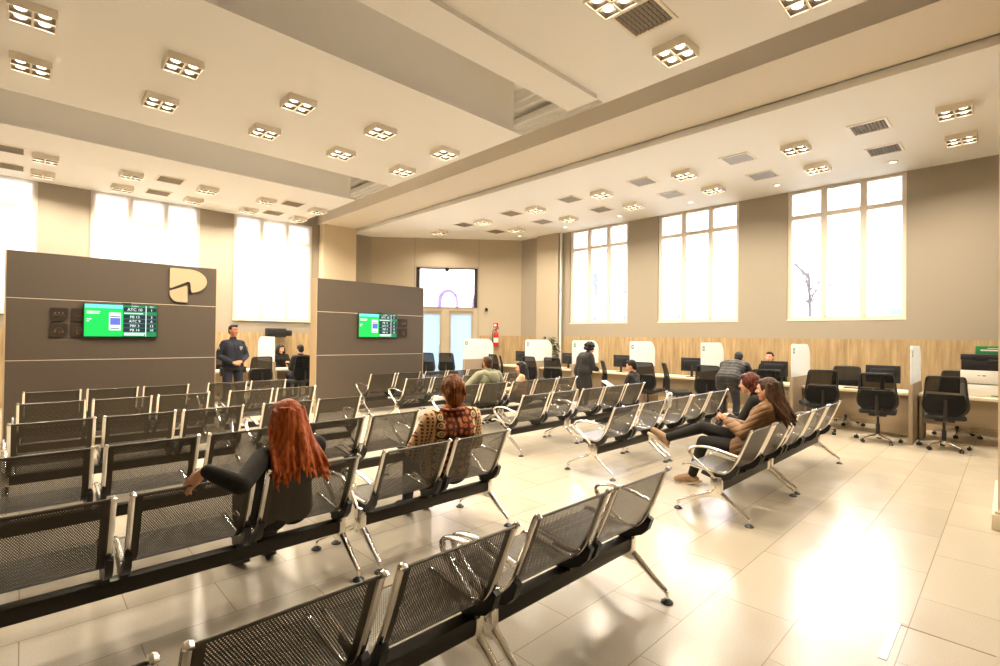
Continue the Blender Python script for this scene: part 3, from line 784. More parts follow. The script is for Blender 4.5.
# ------------------------------------------------------------------ office chairs
def make_office_chair():
    t = thing('office_chair', '', 'chair')
    MB().rbox(-.245, .245, -.22, .27, .47, .545, .03, 3).build('seat', M['fabric'], t)
    MB().rbox(-.12, .12, -.14, .14, .43, .47, .01).build('seat_mechanism', M['plastic'], t)
    # back: outline half-width by height
    prof = [(.52, -.22, .13), (.56, -.235, .19), (.62, -.245, .245), (.7, -.25, .262), (.82, -.25, .245), (.94, -.27, .232), (1.04, -.295, .225), (1.1, -.31, .215), (1.125, -.317, .2)]
    prof = catmull(prof, 3)
    def sheet(lo, hi, off, sc_=1.0, nm='', m=None, par=None):
        rows = [p for p in prof if lo <= p[0] <= hi]; b = MB(); vs = []; n = 9
        for z, y, w in rows:
            for k in range(n):
                u = -1 + 2 * k / (n - 1); vs.append((u * w * sc_, y + off + .035 * u * u, z))
        fs = [(i * n + k, i * n + k + 1, (i + 1) * n + k + 1, (i + 1) * n + k) for i in range(len(rows) - 1) for k in range(n - 1)]
        b.add(vs, fs); return b.build(nm, m, par, 180)
    loop = [(w, y + .035, z) for z, y, w in prof] + [(u * .2, -.317 + .035 * u * u, 1.13) for u in (.6, 0, -.6)] + [(-w, y + .035, z) for z, y, w in reversed(prof)]
    fr = MB().tube(loop, .016, 8, .012); fr.tube([(u * .13, -.22 + .035 * u * u, .52) for u in (1, .5, 0, -.5, -1)], .018, 8)
    f = fr.build('back_frame', M['plastic'], t)
    sheet(.52, 1.13, 0, .97, 'back_net', M['net'], f)
    sheet(.57, .9, -.012, .88, 'lumbar_panel', M['netdark'], f)
    MB().tube([(0, -.02, .45), (0, -.17, .45), (0, -.27, .5), (0, -.285, .64), (0, -.28, .78)], [.03, .03, .028, .024, .018], 8, [.02, .02, .016, .014, .01], side=(1, 0, 0)).build('back_stem', M['plastic'], t)
    g = MB().lathe([(.028, .13), (.028, .3), (.018, .3), (.018, .44)], 14); g.build('gas_column', M['plastic'], t)
    b = MB(); b.lathe([(.03, .07), (.05, .08), (.05, .13), (.03, .14)], 14)
    for k in range(5):
        a = 2 * PI * k / 5 + PI / 10; c_, s_ = math.cos(a), math.sin(a)
        b.tube([(.03 * c_, .03 * s_, .115), (.16 * c_, .16 * s_, .1), (.31 * c_, .31 * s_, .075)], [.026, .022, .016], 8, [.02, .014, .01], side=(-s_, c_, 0))
    bo = b.build('base', M['chrome'], t)
    cm = MB()
    for s in (-1, 1): cm.cyl((s * .008, 0, .028), (s * .024, 0, .028), .028, 14)
    cm.cyl((0, 0, .03), (0, 0, .075), .008, 8); cm = cm.mesh('castor', M['plastic'])
    for k in range(5):
        a = 2 * PI * k / 5 + PI / 10; o = link('castor', cm, bo, (.31 * math.cos(a), .31 * math.sin(a), 0)); o.rotation_euler = (0, 0, a + 1.0)
    return t
OC = make_office_chair(); oc_used = [0]
def chair(x, y, rz, label, group='black mesh office chairs'):
    if not oc_used[0]:
        OC.location = (x, y, 0); OC.rotation_euler = (0, 0, rz); OC['label'] = label; OC['group'] = group; oc_used[0] = 1; return OC
    return dup(OC, (x, y, 0), rz, label, group)
FX = -PI / 2       # facing +x (the desks)
chair(10.28, .72, FX + .12, 'black mesh office chair nearest the pillar, in front of the printer desk')
chair(10.18, 1.53, FX + .1, 'black mesh office chair seen square from behind, left of the end divider')
chair(10.4, 2.44, FX + .5, 'black mesh office chair turned aside, beyond the camel jacket\'s bench end')
chair(9.62, 2.98, FX + .05, 'black mesh office chair right of the red-haired person\'s head')
chair(10.0, 4.19, FX + .1, 'black mesh office chair just left of the man in the puffer jacket')
chair(10.2, 5.02, FX - .9, 'black mesh office chair turned sideways at the third desk')
chair(10.0, 5.6, FX + .1, 'black mesh office chair just right of the man in the dark suit')
chair(9.84, 6.36, FX - .8, 'black mesh office chair just left of the man in the dark suit')
chair(10.0, 8.2, FX + .2, 'black mesh office chair right of the fern, at the fifth desk')
chair(10.0, 8.95, FX, 'black mesh office chair under the white divider by the fern')
chair(9.84, 9.75, FX - .7, 'black mesh office chair behind the woman in peach')
chair(10.2, 10.5, FX - .2, 'black mesh office chair right of the sage hoodie man\'s head')
chair(9.6, 12.2, FX + .6, 'black mesh office chair before the corner door, the nearer one to the divider')
chair(9.2, 12.62, FX + .5, 'black mesh office chair before the corner door, the one beside the screen panel')
chair(11.83, 2.3, -FX + .1, 'black mesh staff chair behind the desk under the nearest tall window')
chair(11.85, .66, -FX, 'black mesh staff chair behind the printer desk')

# ------------------------------------------------------------------ desks and dividers on the right
DZ = .785; DX0, DX1 = 10.82, 11.5
def desk(y0, y1, label, dx=0):
    t = thing('service_desk', label, 'desk', ((DX0 + DX1) / 2 + dx, (y0 + y1) / 2, 0), 0, 'cream service desks')
    w = (DX1 - DX0) / 2; l = (y1 - y0) / 2 - .03
    MB().rbox(-w, w, -l, l, DZ - .05, DZ, .006).build('desk_top', M['desk'], t)
    MB().box(-w + .22, -w + .245, -l + .06, l - .06, .28, DZ - .05).build('front_panel', M['deskside'], t)
    for s in (-1, 1): MB().rbox(-w + .06, w - .02, s * (l - .03) - .02, s * (l - .03) + .02, 0, DZ - .05, .004).build('side_panel', M['deskside'], t)
    c = MB().rbox(-w + .12, w - .04, -l + .06, -l + .5, .06, DZ - .06, .004); c.build('drawer_pedestal', M['deskside'], t)
    return t
def divider(y, label, x0=10.25, x1=11.42, zt=1.585):
    t = thing('desk_divider', label, 'divider', ((x0 + x1) / 2, y, 0), 0, 'white screen dividers')
    w = (x1 - x0) / 2; zb = .97
    b = MB().rbox(-w, w, -.022, .022, 0, zb, .004); b.build('board', M['board'], t)
    b = MB().rbox(-w - .006, -w + .03, -.026, .026, 0, zb, .004); b.build('end_post', M['deskside'], t)
    R = .26; poly = [(-w + .02, zb), (w, zb)] + arc(w - R, zt - R, R, R, 0, 90, 10) + [(-w + .06, zt), (-w + .02, zt - .04)]
    s = MB().prism(poly, -.012, .012, 'xz').build('screen', M['acrylic'], t, 20)
    k = MB().prism(rounded_tile(-w + .11, zt - .13, .1, (.03, .03, .03, .03)), -.0145, -.012, 'xz').build('sticker', M['sticker'], s, 20)
    MB().prism(rounded_tile(-w + .11, zt - .13, .05, (.02, .02, .02, .02)), -.016, -.0145, 'xz').build('sticker_centre', M['acrylic'], k, 20)
    return t
ys = [-.58, 1.12, 2.83, 4.53, 6.22, 7.91, 9.57]
dl = ['with the printer, nearest the pillar', 'under the nearest tall window', 'beside the red-haired person', 'behind the puffer jacket', 'behind the man in the dark suit', 'where the person with curly hair stands', 'beside the corner pilaster, farthest from the pillar']
for i in range(6): desk(ys[i], ys[i + 1], 'cream topped service desk ' + dl[i])
desk(9.57, 11.2, 'cream topped service desk ' + dl[6], -.12)
vl = ['nearest the pillar, seen almost edge on', 'right of the camel jacket woman\'s head', 'left of the man in the puffer jacket', 'behind the man in the dark suit', 'behind the person with curly hair', 'with the fern behind its rounded corner']
for i in range(6): divider(ys[i + 1], 'white round-cornered desk divider ' + vl[i])
dv = divider(11.32, 'white round-cornered desk divider with a socket box, before the corner door', 9.45, 10.66, 1.585)
MB().rbox(.12, .2, -.034, -.022, .7, .86, .004).build('socket_box', M['plastic'], dv)

def make_monitor():
    t = thing('monitor', '', 'monitor')
    MB().rbox(-.25, .25, -.02, .012, .13, .44, .008).build('screen_housing', M['screen_black'], t)
    MB().rbox(-.235, .235, .012, .0135, .145, .425, .0005, 1).build('screen_glass', M['plastic'], t)
    MB().rbox(-.17, .17, -.05, -.02, .2, .38, .015).build('back_bulge', M['screen_black'], t)
    MB().rbox(-.03, .03, -.06, -.03, .01, .26, .008).build('stand', M['plastic'], t)
    MB().rbox(-.12, .12, -.1, .08, 0, .014, .006).build('foot', M['plastic'], t)
    return t
MO = make_monitor(); mo = [0]
for x, y, rz, w in ((11.1, 1.6, FX, 'left of the nearest divider, its back to us'), (11.1, 3.38, FX + .1, 'above the chair beside the red-haired person'), (11.1, 5.1, FX + .2, 'on the desk left of the puffer jacket'), (11.1, 6.95, FX, 'left of the divider behind the dark suit'), (11.1, 8.65, FX, 'left of the curly-haired person\'s divider'), (11.0, 10.4, FX, 'left of the fern\'s divider')):
    lb = 'black computer monitor ' + w
    if not mo[0]: MO.location = (x, y, DZ); MO.rotation_euler = (0, 0, rz); MO['label'] = lb; MO['group'] = 'desk monitors'; mo[0] = 1
    else: dup(MO, (x, y, DZ), rz, lb, 'desk monitors')
for (x, y, rz, lb) in ((11.2, 1.3, .3, 'loose white papers beside the monitor, nearest divider'), (11.05, 2.5, -.2, 'white paper on the desk right of the camel jacket woman'), (11.1, 6.6, .2, 'white papers on the desk behind the dark suit'), (11.0, 7.4, .1, 'white papers in front of the curly-haired person')):
    o = MB().box(-.11, .11, -.15, .15, 0, .004).box(-.1, .12, -.14, .13, .004, .007).build('paper_stack', M['paper'], None, 0); o.location = (x, y, DZ); o.rotation_euler = (0, 0, rz); tag(o, lb, 'paper')
# cable-like headset / keyboard on the near desk
t = thing('keyboard', 'dark keyboard on the desk under the nearest tall window', 'keyboard', (11.0, 1.95, DZ), FX)
MB().rbox(-.21, .21, -.07, .07, 0, .018, .005).build('keyboard_body', M['plastic'], t)
kb = MB()
for r in range(5):
    for c_ in range(14): kb.rbox(-.2 + c_ * .0287, -.176 + c_ * .0287, -.062 + r * .025, -.042 + r * .025, .018, .023, .002, 1)
kb.build('keys', M['grey'], t)
# printer
t = thing('office_printer', 'white and black office printer on the desk by the pillar', 'printer', (11.28, .28, DZ), 0)
MB().rbox(-.25, .25, -.3, .3, 0, .2, .015).build('paper_tray', M['white'], t)
MB().rbox(-.25, .25, -.3, .3, .205, .42, .015).build('body', M['white'], t)
MB().rbox(-.24, .24, -.29, .29, .42, .58, .01).build('output_bay', M['screen_black'], t)
MB().rbox(-.2, .1, -.26, .29, .5, .545, .005).build('output_tray', M['grey'], t)
MB().rbox(-.26, .25, -.3, .3, .58, .68, .015).build('scanner_lid', M['screen_black'], t)
MB().rbox(-.3, -.2, -.28, -.02, .52, .6, .01).build('control_panel', M['plastic'], t)
MB().box(-.2515, -.249, -.24, -.06, .02, .032).box(-.2515, -.249, .0, .04, .33, .345).box(-.2515, -.249, .06, .1, .335, .342).box(-.2515, -.249, -.25, .25, .198, .206).build('tray_mark', M['plastic'], t, 0)
o = MB().rbox(-.1, .1, -.16, .16, 0, .13, .003, 1).build('card_box', M['green_box']); o.location = (11.33, .25, DZ + .68); tag(o, 'green cardboard box on top of the office printer', 'box')
MB().box(-.1035, -.1, -.1, .1, .05, .075).box(-.1035, -.1, -.12, .02, .09, .1).build('printed_band', M['white'], o, 0)

# fern behind divider
t = thing('potted_fern', 'leafy green potted plant behind the white divider by the pilaster', 'plant', (11.65, 9.9, 0), 0)
MB().lathe([(0, 0), (.15, 0), (.2, .5), (.21, .52), (.18, .52), (.17, .46), (0, .46)], 20).build('pot', M['pot'], t)
MB().tube([(0, 0, .46), (.02, .01, .8), (0, -.02, 1.25)], .018).build('stem', M['bark'], t)
lf = MB(); rnd = random.Random(3)
for k in range(240):
    a = rnd.uniform(0, 2 * PI); z = rnd.uniform(.9, 1.62); r = .3 * math.sin(PI * min(1, (z - .8) / .9)) + .04
    c = Vector((r * math.cos(a) * rnd.uniform(.3, 1), r * math.sin(a) * rnd.uniform(.3, 1), z)); q = Euler((rnd.uniform(-.9, .9), rnd.uniform(-.9, .9), a)).to_matrix()
    L = rnd.uniform(.09, .16); W = L * .28
    lf.add([c + q @ Vector(p) for p in ((0, 0, 0), (L * .4, W, .012), (L, 0, -.03), (L * .4, -W, .012), (L * .45, 0, -.004))], [(0, 4, 1), (1, 4, 2), (2, 4, 3), (3, 4, 0)])
o = lf.build('foliage', M['leaf'], t)
# fire extinguisher with its sign, security camera
P = CM @ Vector((4.12 * KS, -.14, 0))
ca = math.atan2(ct.y, ct.x)
t = thing('fire_extinguisher', 'red fire extinguisher hung on the corner wall', 'extinguisher', (P.x, P.y, 1.32), ca)
MB().lathe([(0, 0), (.075, 0), (.085, .015), (.085, .4), (.07, .46), (.03, .5), (.025, .54), (0, .54)], 20).build('cylinder', M['red'], t)
MB().lathe([(.0865, .14), (.0865, .3)], 20).build('white_label', M['white'], t)
MB().rbox(-.02, .02, -.02, .02, .54, .6, .006).tube([(0, 0, .58), (.1, 0, .62)], .012).tube([(0, 0, .6), (.1, 0, .66)], .01).build('valve', M['plastic'], t)
MB().tube([(-.02, 0, .57), (-.09, -.02, .55), (-.12, -.03, .4), (-.105, -.03, .15)], [.012, .012, .012, .02]).build('hose', M['plastic'], t)
MB().box(-.05, .05, .08, .115, .3, .5).build('wall_hook', M['steel'], t)
P = CM @ Vector((4.12 * KS, 0, 0))
t = thing('safety_sign', 'red and white safety sign above the extinguisher', 'sign', (P.x, P.y, 1.95), ca)
MB().box(-.1, .1, -.012, 0, 0, .2).build('plate', M['white'], t)
MB().box(-.09, .09, -.014, -.012, .01, .19).build('red_field', M['red'], t)
MB().prism(rounded_tile(-.02, .1, .09, (.02, .03, .02, .02)), -.016, -.014, 'xz').build('pictogram', M['white'], t)
P = CM @ Vector((3.8 * KS, 0, 0))
t = thing('security_camera', 'small black dome camera on the corner wall', 'camera', (P.x, P.y, 2.58), ca)
MB().rbox(-.06, .06, -.03, 0, -.04, .06, .01).build('mount', M['white'], t); MB().ball((0, -.07, 0), .055, 14, 10).build('dome', M['plastic'], t)
# dome at the head of the corner window
P = CM @ Vector(((s0 + s1) / 2, -.02, tz1 - .03)); o = MB().lathe([(0, -.1), (.05, -.085), (.075, -.04), (.08, 0), (0, 0)], 16).build('dome_camera', M['plastic']); o.location = P; tag(o, 'black dome camera at the head of the corner window', 'camera')
# white rod standing in for the bright light on the pilaster's edge
o = MB().cyl((XW - .1, 9.64 * K, 0), (XW - .1, 9.64 * K, H), .035, 14).build('light_band', M['white']); tag(o, 'white vertical rod standing in for the bright light on the pilaster edge', 'light_band')
# floor channel near the camera
o = MB().box(3.24, 3.71, .445, .483, 0, .004).build('floor_strip', M['steel']); tag(o, 'narrow steel strip set in the floor tiles', 'strip')
o2 = MB().box(3.705, 3.717, .05, .47, 0, .002).build('dark_joint', M['deskside'], o)

# ------------------------------------------------------------------ desks by the left wall
for cx, w, lb in ((3.72, .7, 'cream desk under the blinds, behind the guard'), (5.2, .66, 'cream desk below the projector with two people talking across it')):
    t = thing('service_desk', lb, 'desk', (cx, 12.98, 0), 0, 'desks by the left wall')
    MB().rbox(-w, w, -.32, .35, DZ - .05, DZ, .006).build('desk_top', M['desk'], t)
    for q in (-1, 1): MB().rbox(q * (w - .04) - .02, q * (w - .04) + .02, -.28, .3, 0, DZ - .05, .004).build('side_panel', M['deskside'], t)
    MB().box(-w + .06, w - .06, .0, .02, .25, DZ - .05).build('front_panel', M['deskside'], t)
dv = divider(0, 'white round-cornered divider between the two desks by the left wall', -.58, .59)
dv.location = (4.48, 13.15, 0); dv.rotation_euler = (0, 0, PI / 2)
chair(3.9, 12.05, .1, 'black mesh office chair just right of the guard', 'chairs by the left wall')
chair(3.55, 13.75, PI, 'black mesh staff chair behind the guard\'s shoulder', 'chairs by the left wall')
chair(4.97, 12.2, .0, 'black mesh office chair under the man in a dark jacket, below the projector', 'chairs by the left wall')
t = thing('projector', 'black box-shaped device mounted on the wall under the blind, above two seated people', 'device', (5.42, YL - .02, 1.68), 0)
MB().rbox(-.42, .12, -.32, -.1, -.12, .14, .02).build('body', M['screen_black'], t); MB().rbox(.12, .3, -.28, -.14, -.08, .09, .03).build('nose', M['plastic'], t)
MB().box(-.08, .08, -.1, .02, -.05, .05).build('wall_arm', M['plastic'], t); MB().rbox(-.25, -.1, -.325, -.318, -.07, .08, .004).build('vent_plate', M['plastic'], t)
# edge of a desk left of the first panel
t = thing('service_desk', 'cream desk at the left edge beyond the screen panel', 'desk', (-.85, 11.0, 0), 0, 'desks by the left wall')
MB().rbox(-.6, .6, -.35, .35, DZ - .05, DZ, .006).build('desk_top', M['desk'], t)
for s in (-.55, .55): MB().rbox(s - .02, s + .02, -.3, .3, 0, DZ - .05, .004).build('side_panel', M['deskside'], t)

# ------------------------------------------------------------------ people
def remesh(mb, voxel, smooth, name, m, parent):
    """One continuous surface grown around overlapping limb volumes."""
    o = bpy.data.objects.new('tmp', mb.mesh('tmp', None, 0)); C.objects.link(o)
    r = o.modifiers.new('r', 'REMESH'); r.mode = 'VOXEL'; r.voxel_size = voxel; r.use_smooth_shade = True
    if smooth:
        s = o.modifiers.new('s', 'SMOOTH'); s.factor = .5; s.iterations = smooth
    dg = bpy.context.evaluated_depsgraph_get(); dg.update()
    me = bpy.data.meshes.new_from_object(o.evaluated_get(dg)); bpy.data.objects.remove(o)
    me.materials.clear(); me.materials.append(m); me.name = name
    me.polygons.foreach_set('use_smooth', [True] * len(me.polygons))
    q = bpy.data.objects.new(name, me); C.objects.link(q); q.parent = parent; return q
V = Vector
def hand(mb, w, d, n, side, curl=.5, s=1.0):
    """Palm, four bent fingers of different lengths and a thumb off the side of the palm; side +1 right, -1 left."""
    w = V(w); d = V(d).normalized(); n = V(n); n = (n - d * n.dot(d)).normalized(); lat = d.cross(n) * side
    for i, (L, o) in enumerate(((.072, .03), (.08, .011), (.075, -.008), (.058, -.026))):
        k = w + d * (.088 - .004 * abs(i - 1)) * s + lat * o * s
        mb.cap(w + d * .012 * s + lat * o * .6 * s, .0145 * s, k, .0115 * s, 8)
        a = curl * .5; p = k
        for f in (.45, .32, .25):
            v = d * math.cos(a) + n * math.sin(a); q = p + v * L * f * s; mb.cap(p, .0095 * s, q, .0085 * s, 8); p = q; a += curl
    b = w + d * .028 * s + lat * .022 * s; v = (d * .62 + lat * .7 + n * .35).normalized(); q = b + v * .042 * s
    mb.cap(b, .0125 * s, q, .0105 * s, 8); mb.cap(q, .0105 * s, q + (d * .85 + lat * .25 + n * .4).normalized() * .03 * s, .009 * s, 8)

def head_parts(mb, Hc, Rm):
    T = lambda p: V(Hc) + Rm @ V(p)
    mb.ball(T((0, -.008, .02)), (.074, .094, .1), 20, 14, Rm).ball(T((0, .022, -.03)), (.06, .068, .082), 18, 12, Rm)
    mb.ball(T((0, .058, -.088)), (.03, .027, .024), 12, 8, Rm).cap(T((0, .086, .012)), .009, T((0, .106, -.02)), .0135, 8)
    mb.ball(T((0, .08, .03)), (.05, .014, .012), 12, 6, Rm)
    for s in (-1, 1):
        mb.ball(T((s * .074, -.006, -.004)), (.01, .024, .033), 10, 8, Rm); mb.ball(T((s * .036, .07, -.022)), (.022, .02, .018), 10, 8, Rm)
    return T

def person(label, loc, rz, J, top, trousers, hair_m, skin='skin', hair='short', shoe='shoe_b', voxel=.011, fat=1.0, coat=0.0, cloth_t=.014, hands=(.6, .6), extra=None):
    t = thing('person', label, 'person', loc, rz)
    j = {k: V(v) for k, v in J.items() if k not in ('yaw', 'pitch', 'hdl', 'hdr')}
    Rm = (Matrix.Rotation(J.get('yaw', 0), 3, 'Z') @ Matrix.Rotation(-J.get('pitch', 0), 3, 'X'))
    b = MB()
    T = head_parts(b, j['head'], Rm)
    b.cap(j['neck'], .056, T((0, -.012, -.07)), .05)
    across = (j['sr'] - j['sl']).normalized()
    def torso(m, g):
        c, p = j['chest'], j['pelvis'] + V((0, 0, .03 * fat if g else 0)); mid = (c + p) / 2
        for s in (-1, 1):
            m.cap(p + across * s * .075, (.1 + g) * fat, mid + across * s * .062, (.092 + g) * fat)
            m.cap(mid + across * s * .062, (.092 + g) * fat, c + across * s * .075, (.098 + g) * fat)
        m.cap(j['sl'].lerp(j['sr'], .1), .056 + g, j['sr'].lerp(j['sl'], .1), .056 + g); m.cap(c, .1 * fat + g, j['neck'] - V((0, 0, .015)), .055 + g * .6)
        for s in ('sl', 'sr'): m.cap(j['neck'].lerp(c, .2), .05 + g * .7, j[s], .05 + g)
    torso(b, 0)
    for s in 'lr':
        b.cap(j['s' + s], .05, j['e' + s], .04).cap(j['e' + s], .039, j['w' + s], .026)
        b.cap(j['h' + s], .088, j['k' + s], .057).cap(j['k' + s], .058, j['a' + s], .037)
        b.cap(j['a' + s], .038, j['t' + s], .028)
    for s, sd in (('l', -1), ('r', 1)):
        d, n, cu = J['hd' + s] if ('hd' + s) in J else ((j['w' + s] - j['e' + s]), (0, 0, -1), .5)
        hand(b, j['w' + s], d, n, sd, cu)
    body = remesh(b, voxel * .72, 3, 'body', M[skin], t)
    # face
    f = MB()
    for s in (-1, 1): f.ball(T((s * .03, .0835, .008)), (.013, .009, .0075), 10, 8, Rm)
    e = f.build('eyes', M['eye'], body)
    f = MB()
    for s in (-1, 1): f.ball(T((s * .03, .0905, .008)), (.006, .004, .006), 8, 6, Rm)
    f.build('irises', M['iris'], e)
    f = MB()
    for s in (-1, 1): f.tube([T((s * .014, .096, .03)), T((s * .03, .094, .036)), T((s * .048, .083, .031))], .0045, 6)
    f.build('eyebrows', M[hair_m], body)
    MB().tube([T((-.024, .079, -.058)), T((0, .09, -.055)), T((.024, .079, -.058))], [.004, .0075, .004], 8).build('lips', M['lip'], body)
    # clothing
    g = cloth_t; c = MB(); torso(c, g)
    for s in 'lr':
        c.cap(j['s' + s], .05 + g, j['e' + s], .042 + g); c.cap(j['e' + s], .042 + g, j['e' + s].lerp(j['w' + s], .93), .031 + g * .8)
    c.cap(j['neck'] + V((0, -.005, -.01)), .058 + g * .7, j['neck'] + (j['head'] - j['neck']) * .22, .055 + g * .4)
    if coat:
        for s in 'lr': c.cap(j['h' + s], .1 + g, j['h' + s].lerp(j['k' + s], coat), .098 + g)
    topo = remesh(c, voxel, 4, 'top', M[top], t)
    q = MB()
    for s in (-1, 1): q.cap(j['pelvis'] + across * s * .075 + V((0, 0, .006)), .116 * fat, j['h' + ('l' if s < 0 else 'r')], .096)
    for s in 'lr':
        q.cap(j['h' + s], .098, j['k' + s], .068).cap(j['k' + s], .068, j['k' + s].lerp(j['a' + s], .93), .05)
    remesh(q, voxel, 4, 'trousers', M[trousers], t)
    for s in 'lr':
        a, tt = j['a' + s], j['t' + s]; dv = (tt - a); dn = dv.normalized(); upv = V((0, 0, 1)); upv = (upv - dn * upv.dot(dn)).normalized()
        k = MB(); heel = a - dn * .035 - upv * .04
        k.cap(heel, .036, a + upv * .005, .041).cap(heel, .037, tt - upv * .005, .034).cap(a, .044, tt - dn * .03, .036)
        so = remesh(k, voxel * .8, 3, 'shoe', M[shoe], t)
        side = dn.cross(upv).normalized(); sl = MB()
        pts = [(-.075, .02), (-.06, .034), (.02, .036), (.12, .042), (.17, .034), (.185, 0), (.17, -.034), (.12, -.042), (.02, -.036), (-.06, -.034), (-.075, -.02)]
        L = (dv.length + .02) / .17
        base = a - upv * .082
        sl.loft([[base + dn * x * L + side * y + upv * z for x, y in pts] for z in (0, .022)])
        sl.build('sole', M['sole' if shoe == 'shoe' else 'shoe_b'], so)
    # hair
    h = MB()
    if hair == 'short':
        h.ball(T((0, -.022, .03)), (.082, .094, .1), 18, 12, Rm).ball(T((0, -.06, -.02)), (.07, .05, .07), 14, 10, Rm).ball(T((0, .04, .095)), (.055, .05, .03), 12, 8, Rm)
        remesh(h, .008, 2, 'hair', M[hair_m], body)
    elif hair == 'bob':
        rnd = random.Random(5)
        h.ball(T((0, -.03, .03)), (.098, .108, .11), 18, 12, Rm).ball(T((0, -.06, -.05)), (.09, .065, .09), 14, 10, Rm).ball(T((0, .03, .095)), (.065, .06, .035), 12, 8, Rm)
        for k in range(46):
            a = rnd.uniform(0, 2 * PI); e_ = rnd.uniform(-.3, 1.5)
            p = V((.095 * math.cos(e_) * math.cos(a), -.03 + .105 * math.cos(e_) * math.sin(a), .03 + .11 * math.sin(e_)))
            if p.y > .03 and p.z < .08: continue
            h.cap(T(p), .014, T(p * 1.06 + V((rnd.uniform(-.02, .02), -.012, -.05))), .008, 8)
        remesh(h, .007, 1, 'hair', M[hair_m], body)
    elif hair == 'curly':
        rnd = random.Random(9); h.ball(T((0, -.025, .035)), (.088, .1, .105), 16, 12, Rm)
        for k in range(110):
            a = rnd.uniform(0, 2 * PI); e_ = rnd.uniform(-.7, 1.57)
            p = V((.1 * math.cos(e_) * math.cos(a), -.03 + .112 * math.cos(e_) * math.sin(a), .035 + .115 * math.sin(e_)))
            if p.y > .05 and p.z < .07: continue
            h.ball(T(p), rnd.uniform(.018, .032), 8, 6)
        remesh(h, .008, 1, 'hair', M[hair_m], body)
    elif hair.startswith('long'):
        rnd = random.Random(11); lim = 1.72 if hair == 'long' else 2.15; drop = {'long': .09, 'longer': .035}.get(hair, 0); L = {'long': .4, 'longer': .42, 'longside': .3}[hair]
        h.ball(T((0, -.024, .03)), (.086, .1, .102), 18, 12, Rm).ball(T((0, .03, .085)), (.06, .05, .032), 12, 8, Rm)
        base = V(j['head'])
        for k in range(54):
            a = PI + (k / 53 - .5) * 2 * lim              # round the back of the skull, ear to ear
            p0 = V((.082 * math.sin(a - PI), -.028 - .088 * math.cos(a - PI), .035 + rnd.uniform(-.02, .05)))
            q0 = T(p0)
            sx = math.sin(a - PI); out = V((Rm @ V((sx * 1.0, -math.cos(a - PI), 0)))).normalized()
            l_ = L * rnd.uniform(.82, 1.0)
            backy = min(j['chest'].y, j['sl'].y, j['sr'].y) - .1 * fat - g - drop
            p1 = q0 + out * .022 + V((0, -.006, -.10)); p2 = q0 + out * .028 + V((sx * .015, -.012, -.2))
            p3 = V((q0.x + sx * (.12 if sx > 0 and hair == 'longer' else .05) + rnd.uniform(-.012, .012), backy - .012 - .006 * (k % 3) + abs(sx) * .05, q0.z - l_))
            p2.y = min(p2.y, backy + .03 + drop * .5 + abs(sx) * .08)
            h.tube([q0, p1, p2, p2.lerp(p3, .55), p3], [.015, .018, .018, .016, .006], 8, [.012, .012, .011, .01, .004])
        remesh(h, .0065, 1, 'hair', M[hair_m], body)
    if extra: extra(t, j, T, topo, body)
    return t

def sit(dz=0.0, lean=-.12, s=1.0, spread=.1, sh=.165, nod=0.0):
    z = .5 + dz; u = s
    J = dict(pelvis=(0, -.03, z), chest=(0, -.03 + lean * .75, z + .34 * u), neck=(0, -.03 + lean * 1.0, z + .475 * u), head=(0, .005 + lean * 1.0 + nod, z + .62 * u),
             sl=(-sh, -.03 + lean * .95, z + .43 * u), sr=(sh, -.03 + lean * .95, z + .43 * u),
             el=(-sh - .06, .02 + lean * .4, z + .18 * u), er=(sh + .06, .02 + lean * .4, z + .18 * u), wl=(-.08, .24, z + .13), wr=(.08, .24, z + .13),
             hl=(-.09, .0, z - .01), hr=(.09, .0, z - .01), kl=(-spread, .43, z + .0), kr=(spread, .43, z + .0),
             al=(-spread, .47, .095), ar=(spread, .47, .095), tl=(-spread - .02, .63, .045), tr=(spread + .02, .63, .045), yaw=0, pitch=0)
    return J

# guard
J = dict(pelvis=(0, 0, .98), chest=(0, .0, 1.34), neck=(0, -.01, 1.48), head=(0, .02, 1.66), sl=(-.165, -.01, 1.42), sr=(.165, -.01, 1.42),
         el=(-.275, -.03, 1.18), er=(.275, -.03, 1.18), wl=(-.085, .2, 1.085), wr=(.085, .2, 1.07), hl=(-.095, 0, .95), hr=(.095, 0, .95), kl=(-.12, .03, .52), kr=(.12, .03, .52),
         al=(-.14, 0, .095), ar=(.14, 0, .095), tl=(-.17, .16, .045), tr=(.17, .16, .045), yaw=.18, pitch=.08,
         hdl=((.8, .25, -.25), (0, -.6, -.5), .5), hdr=((-.8, .3, -.2), (0, -.6, -.5), .6))
def guard_kit(t, j, T, top, body):
    b = MB(); c = j['pelvis']
    b.loft([[(.2 * math.cos(a) , .145 * math.sin(a), z) for a in [2 * PI * k / 24 for k in range(24)]] for z in (.955, 1.005)], caps=False)
    bt = b.build('duty_belt', M['leather'], t)
    MB().rbox(.17, .23, -.04, .06, .84, 1.0, .012).build('holster', M['leather'], bt); MB().rbox(-.24, -.18, -.02, .06, .89, 1.01, .012).build('pouch', M['leather'], bt)
    MB().prism([(-.125, 1.37), (-.1, 1.325), (-.075, 1.37), (-.075, 1.405), (-.125, 1.405)], .118, .13, 'xz').build('badge', M['badge'], top)
    MB().ball((-.262, .02, 1.375), (.012, .03, .036), 10, 8).build('shoulder_patch', M['badge'], top)
    MB().ball((.262, .02, 1.375), (.012, .03, .036), 10, 8).build('shoulder_patch', M['badge'], top)
for k_ in list(J):
    if isinstance(J[k_], tuple) and not k_.startswith('hd'): J[k_] = (J[k_][0] * .97, J[k_][1], J[k_][2] * 1.03 if J[k_][2] > .2 else J[k_][2])
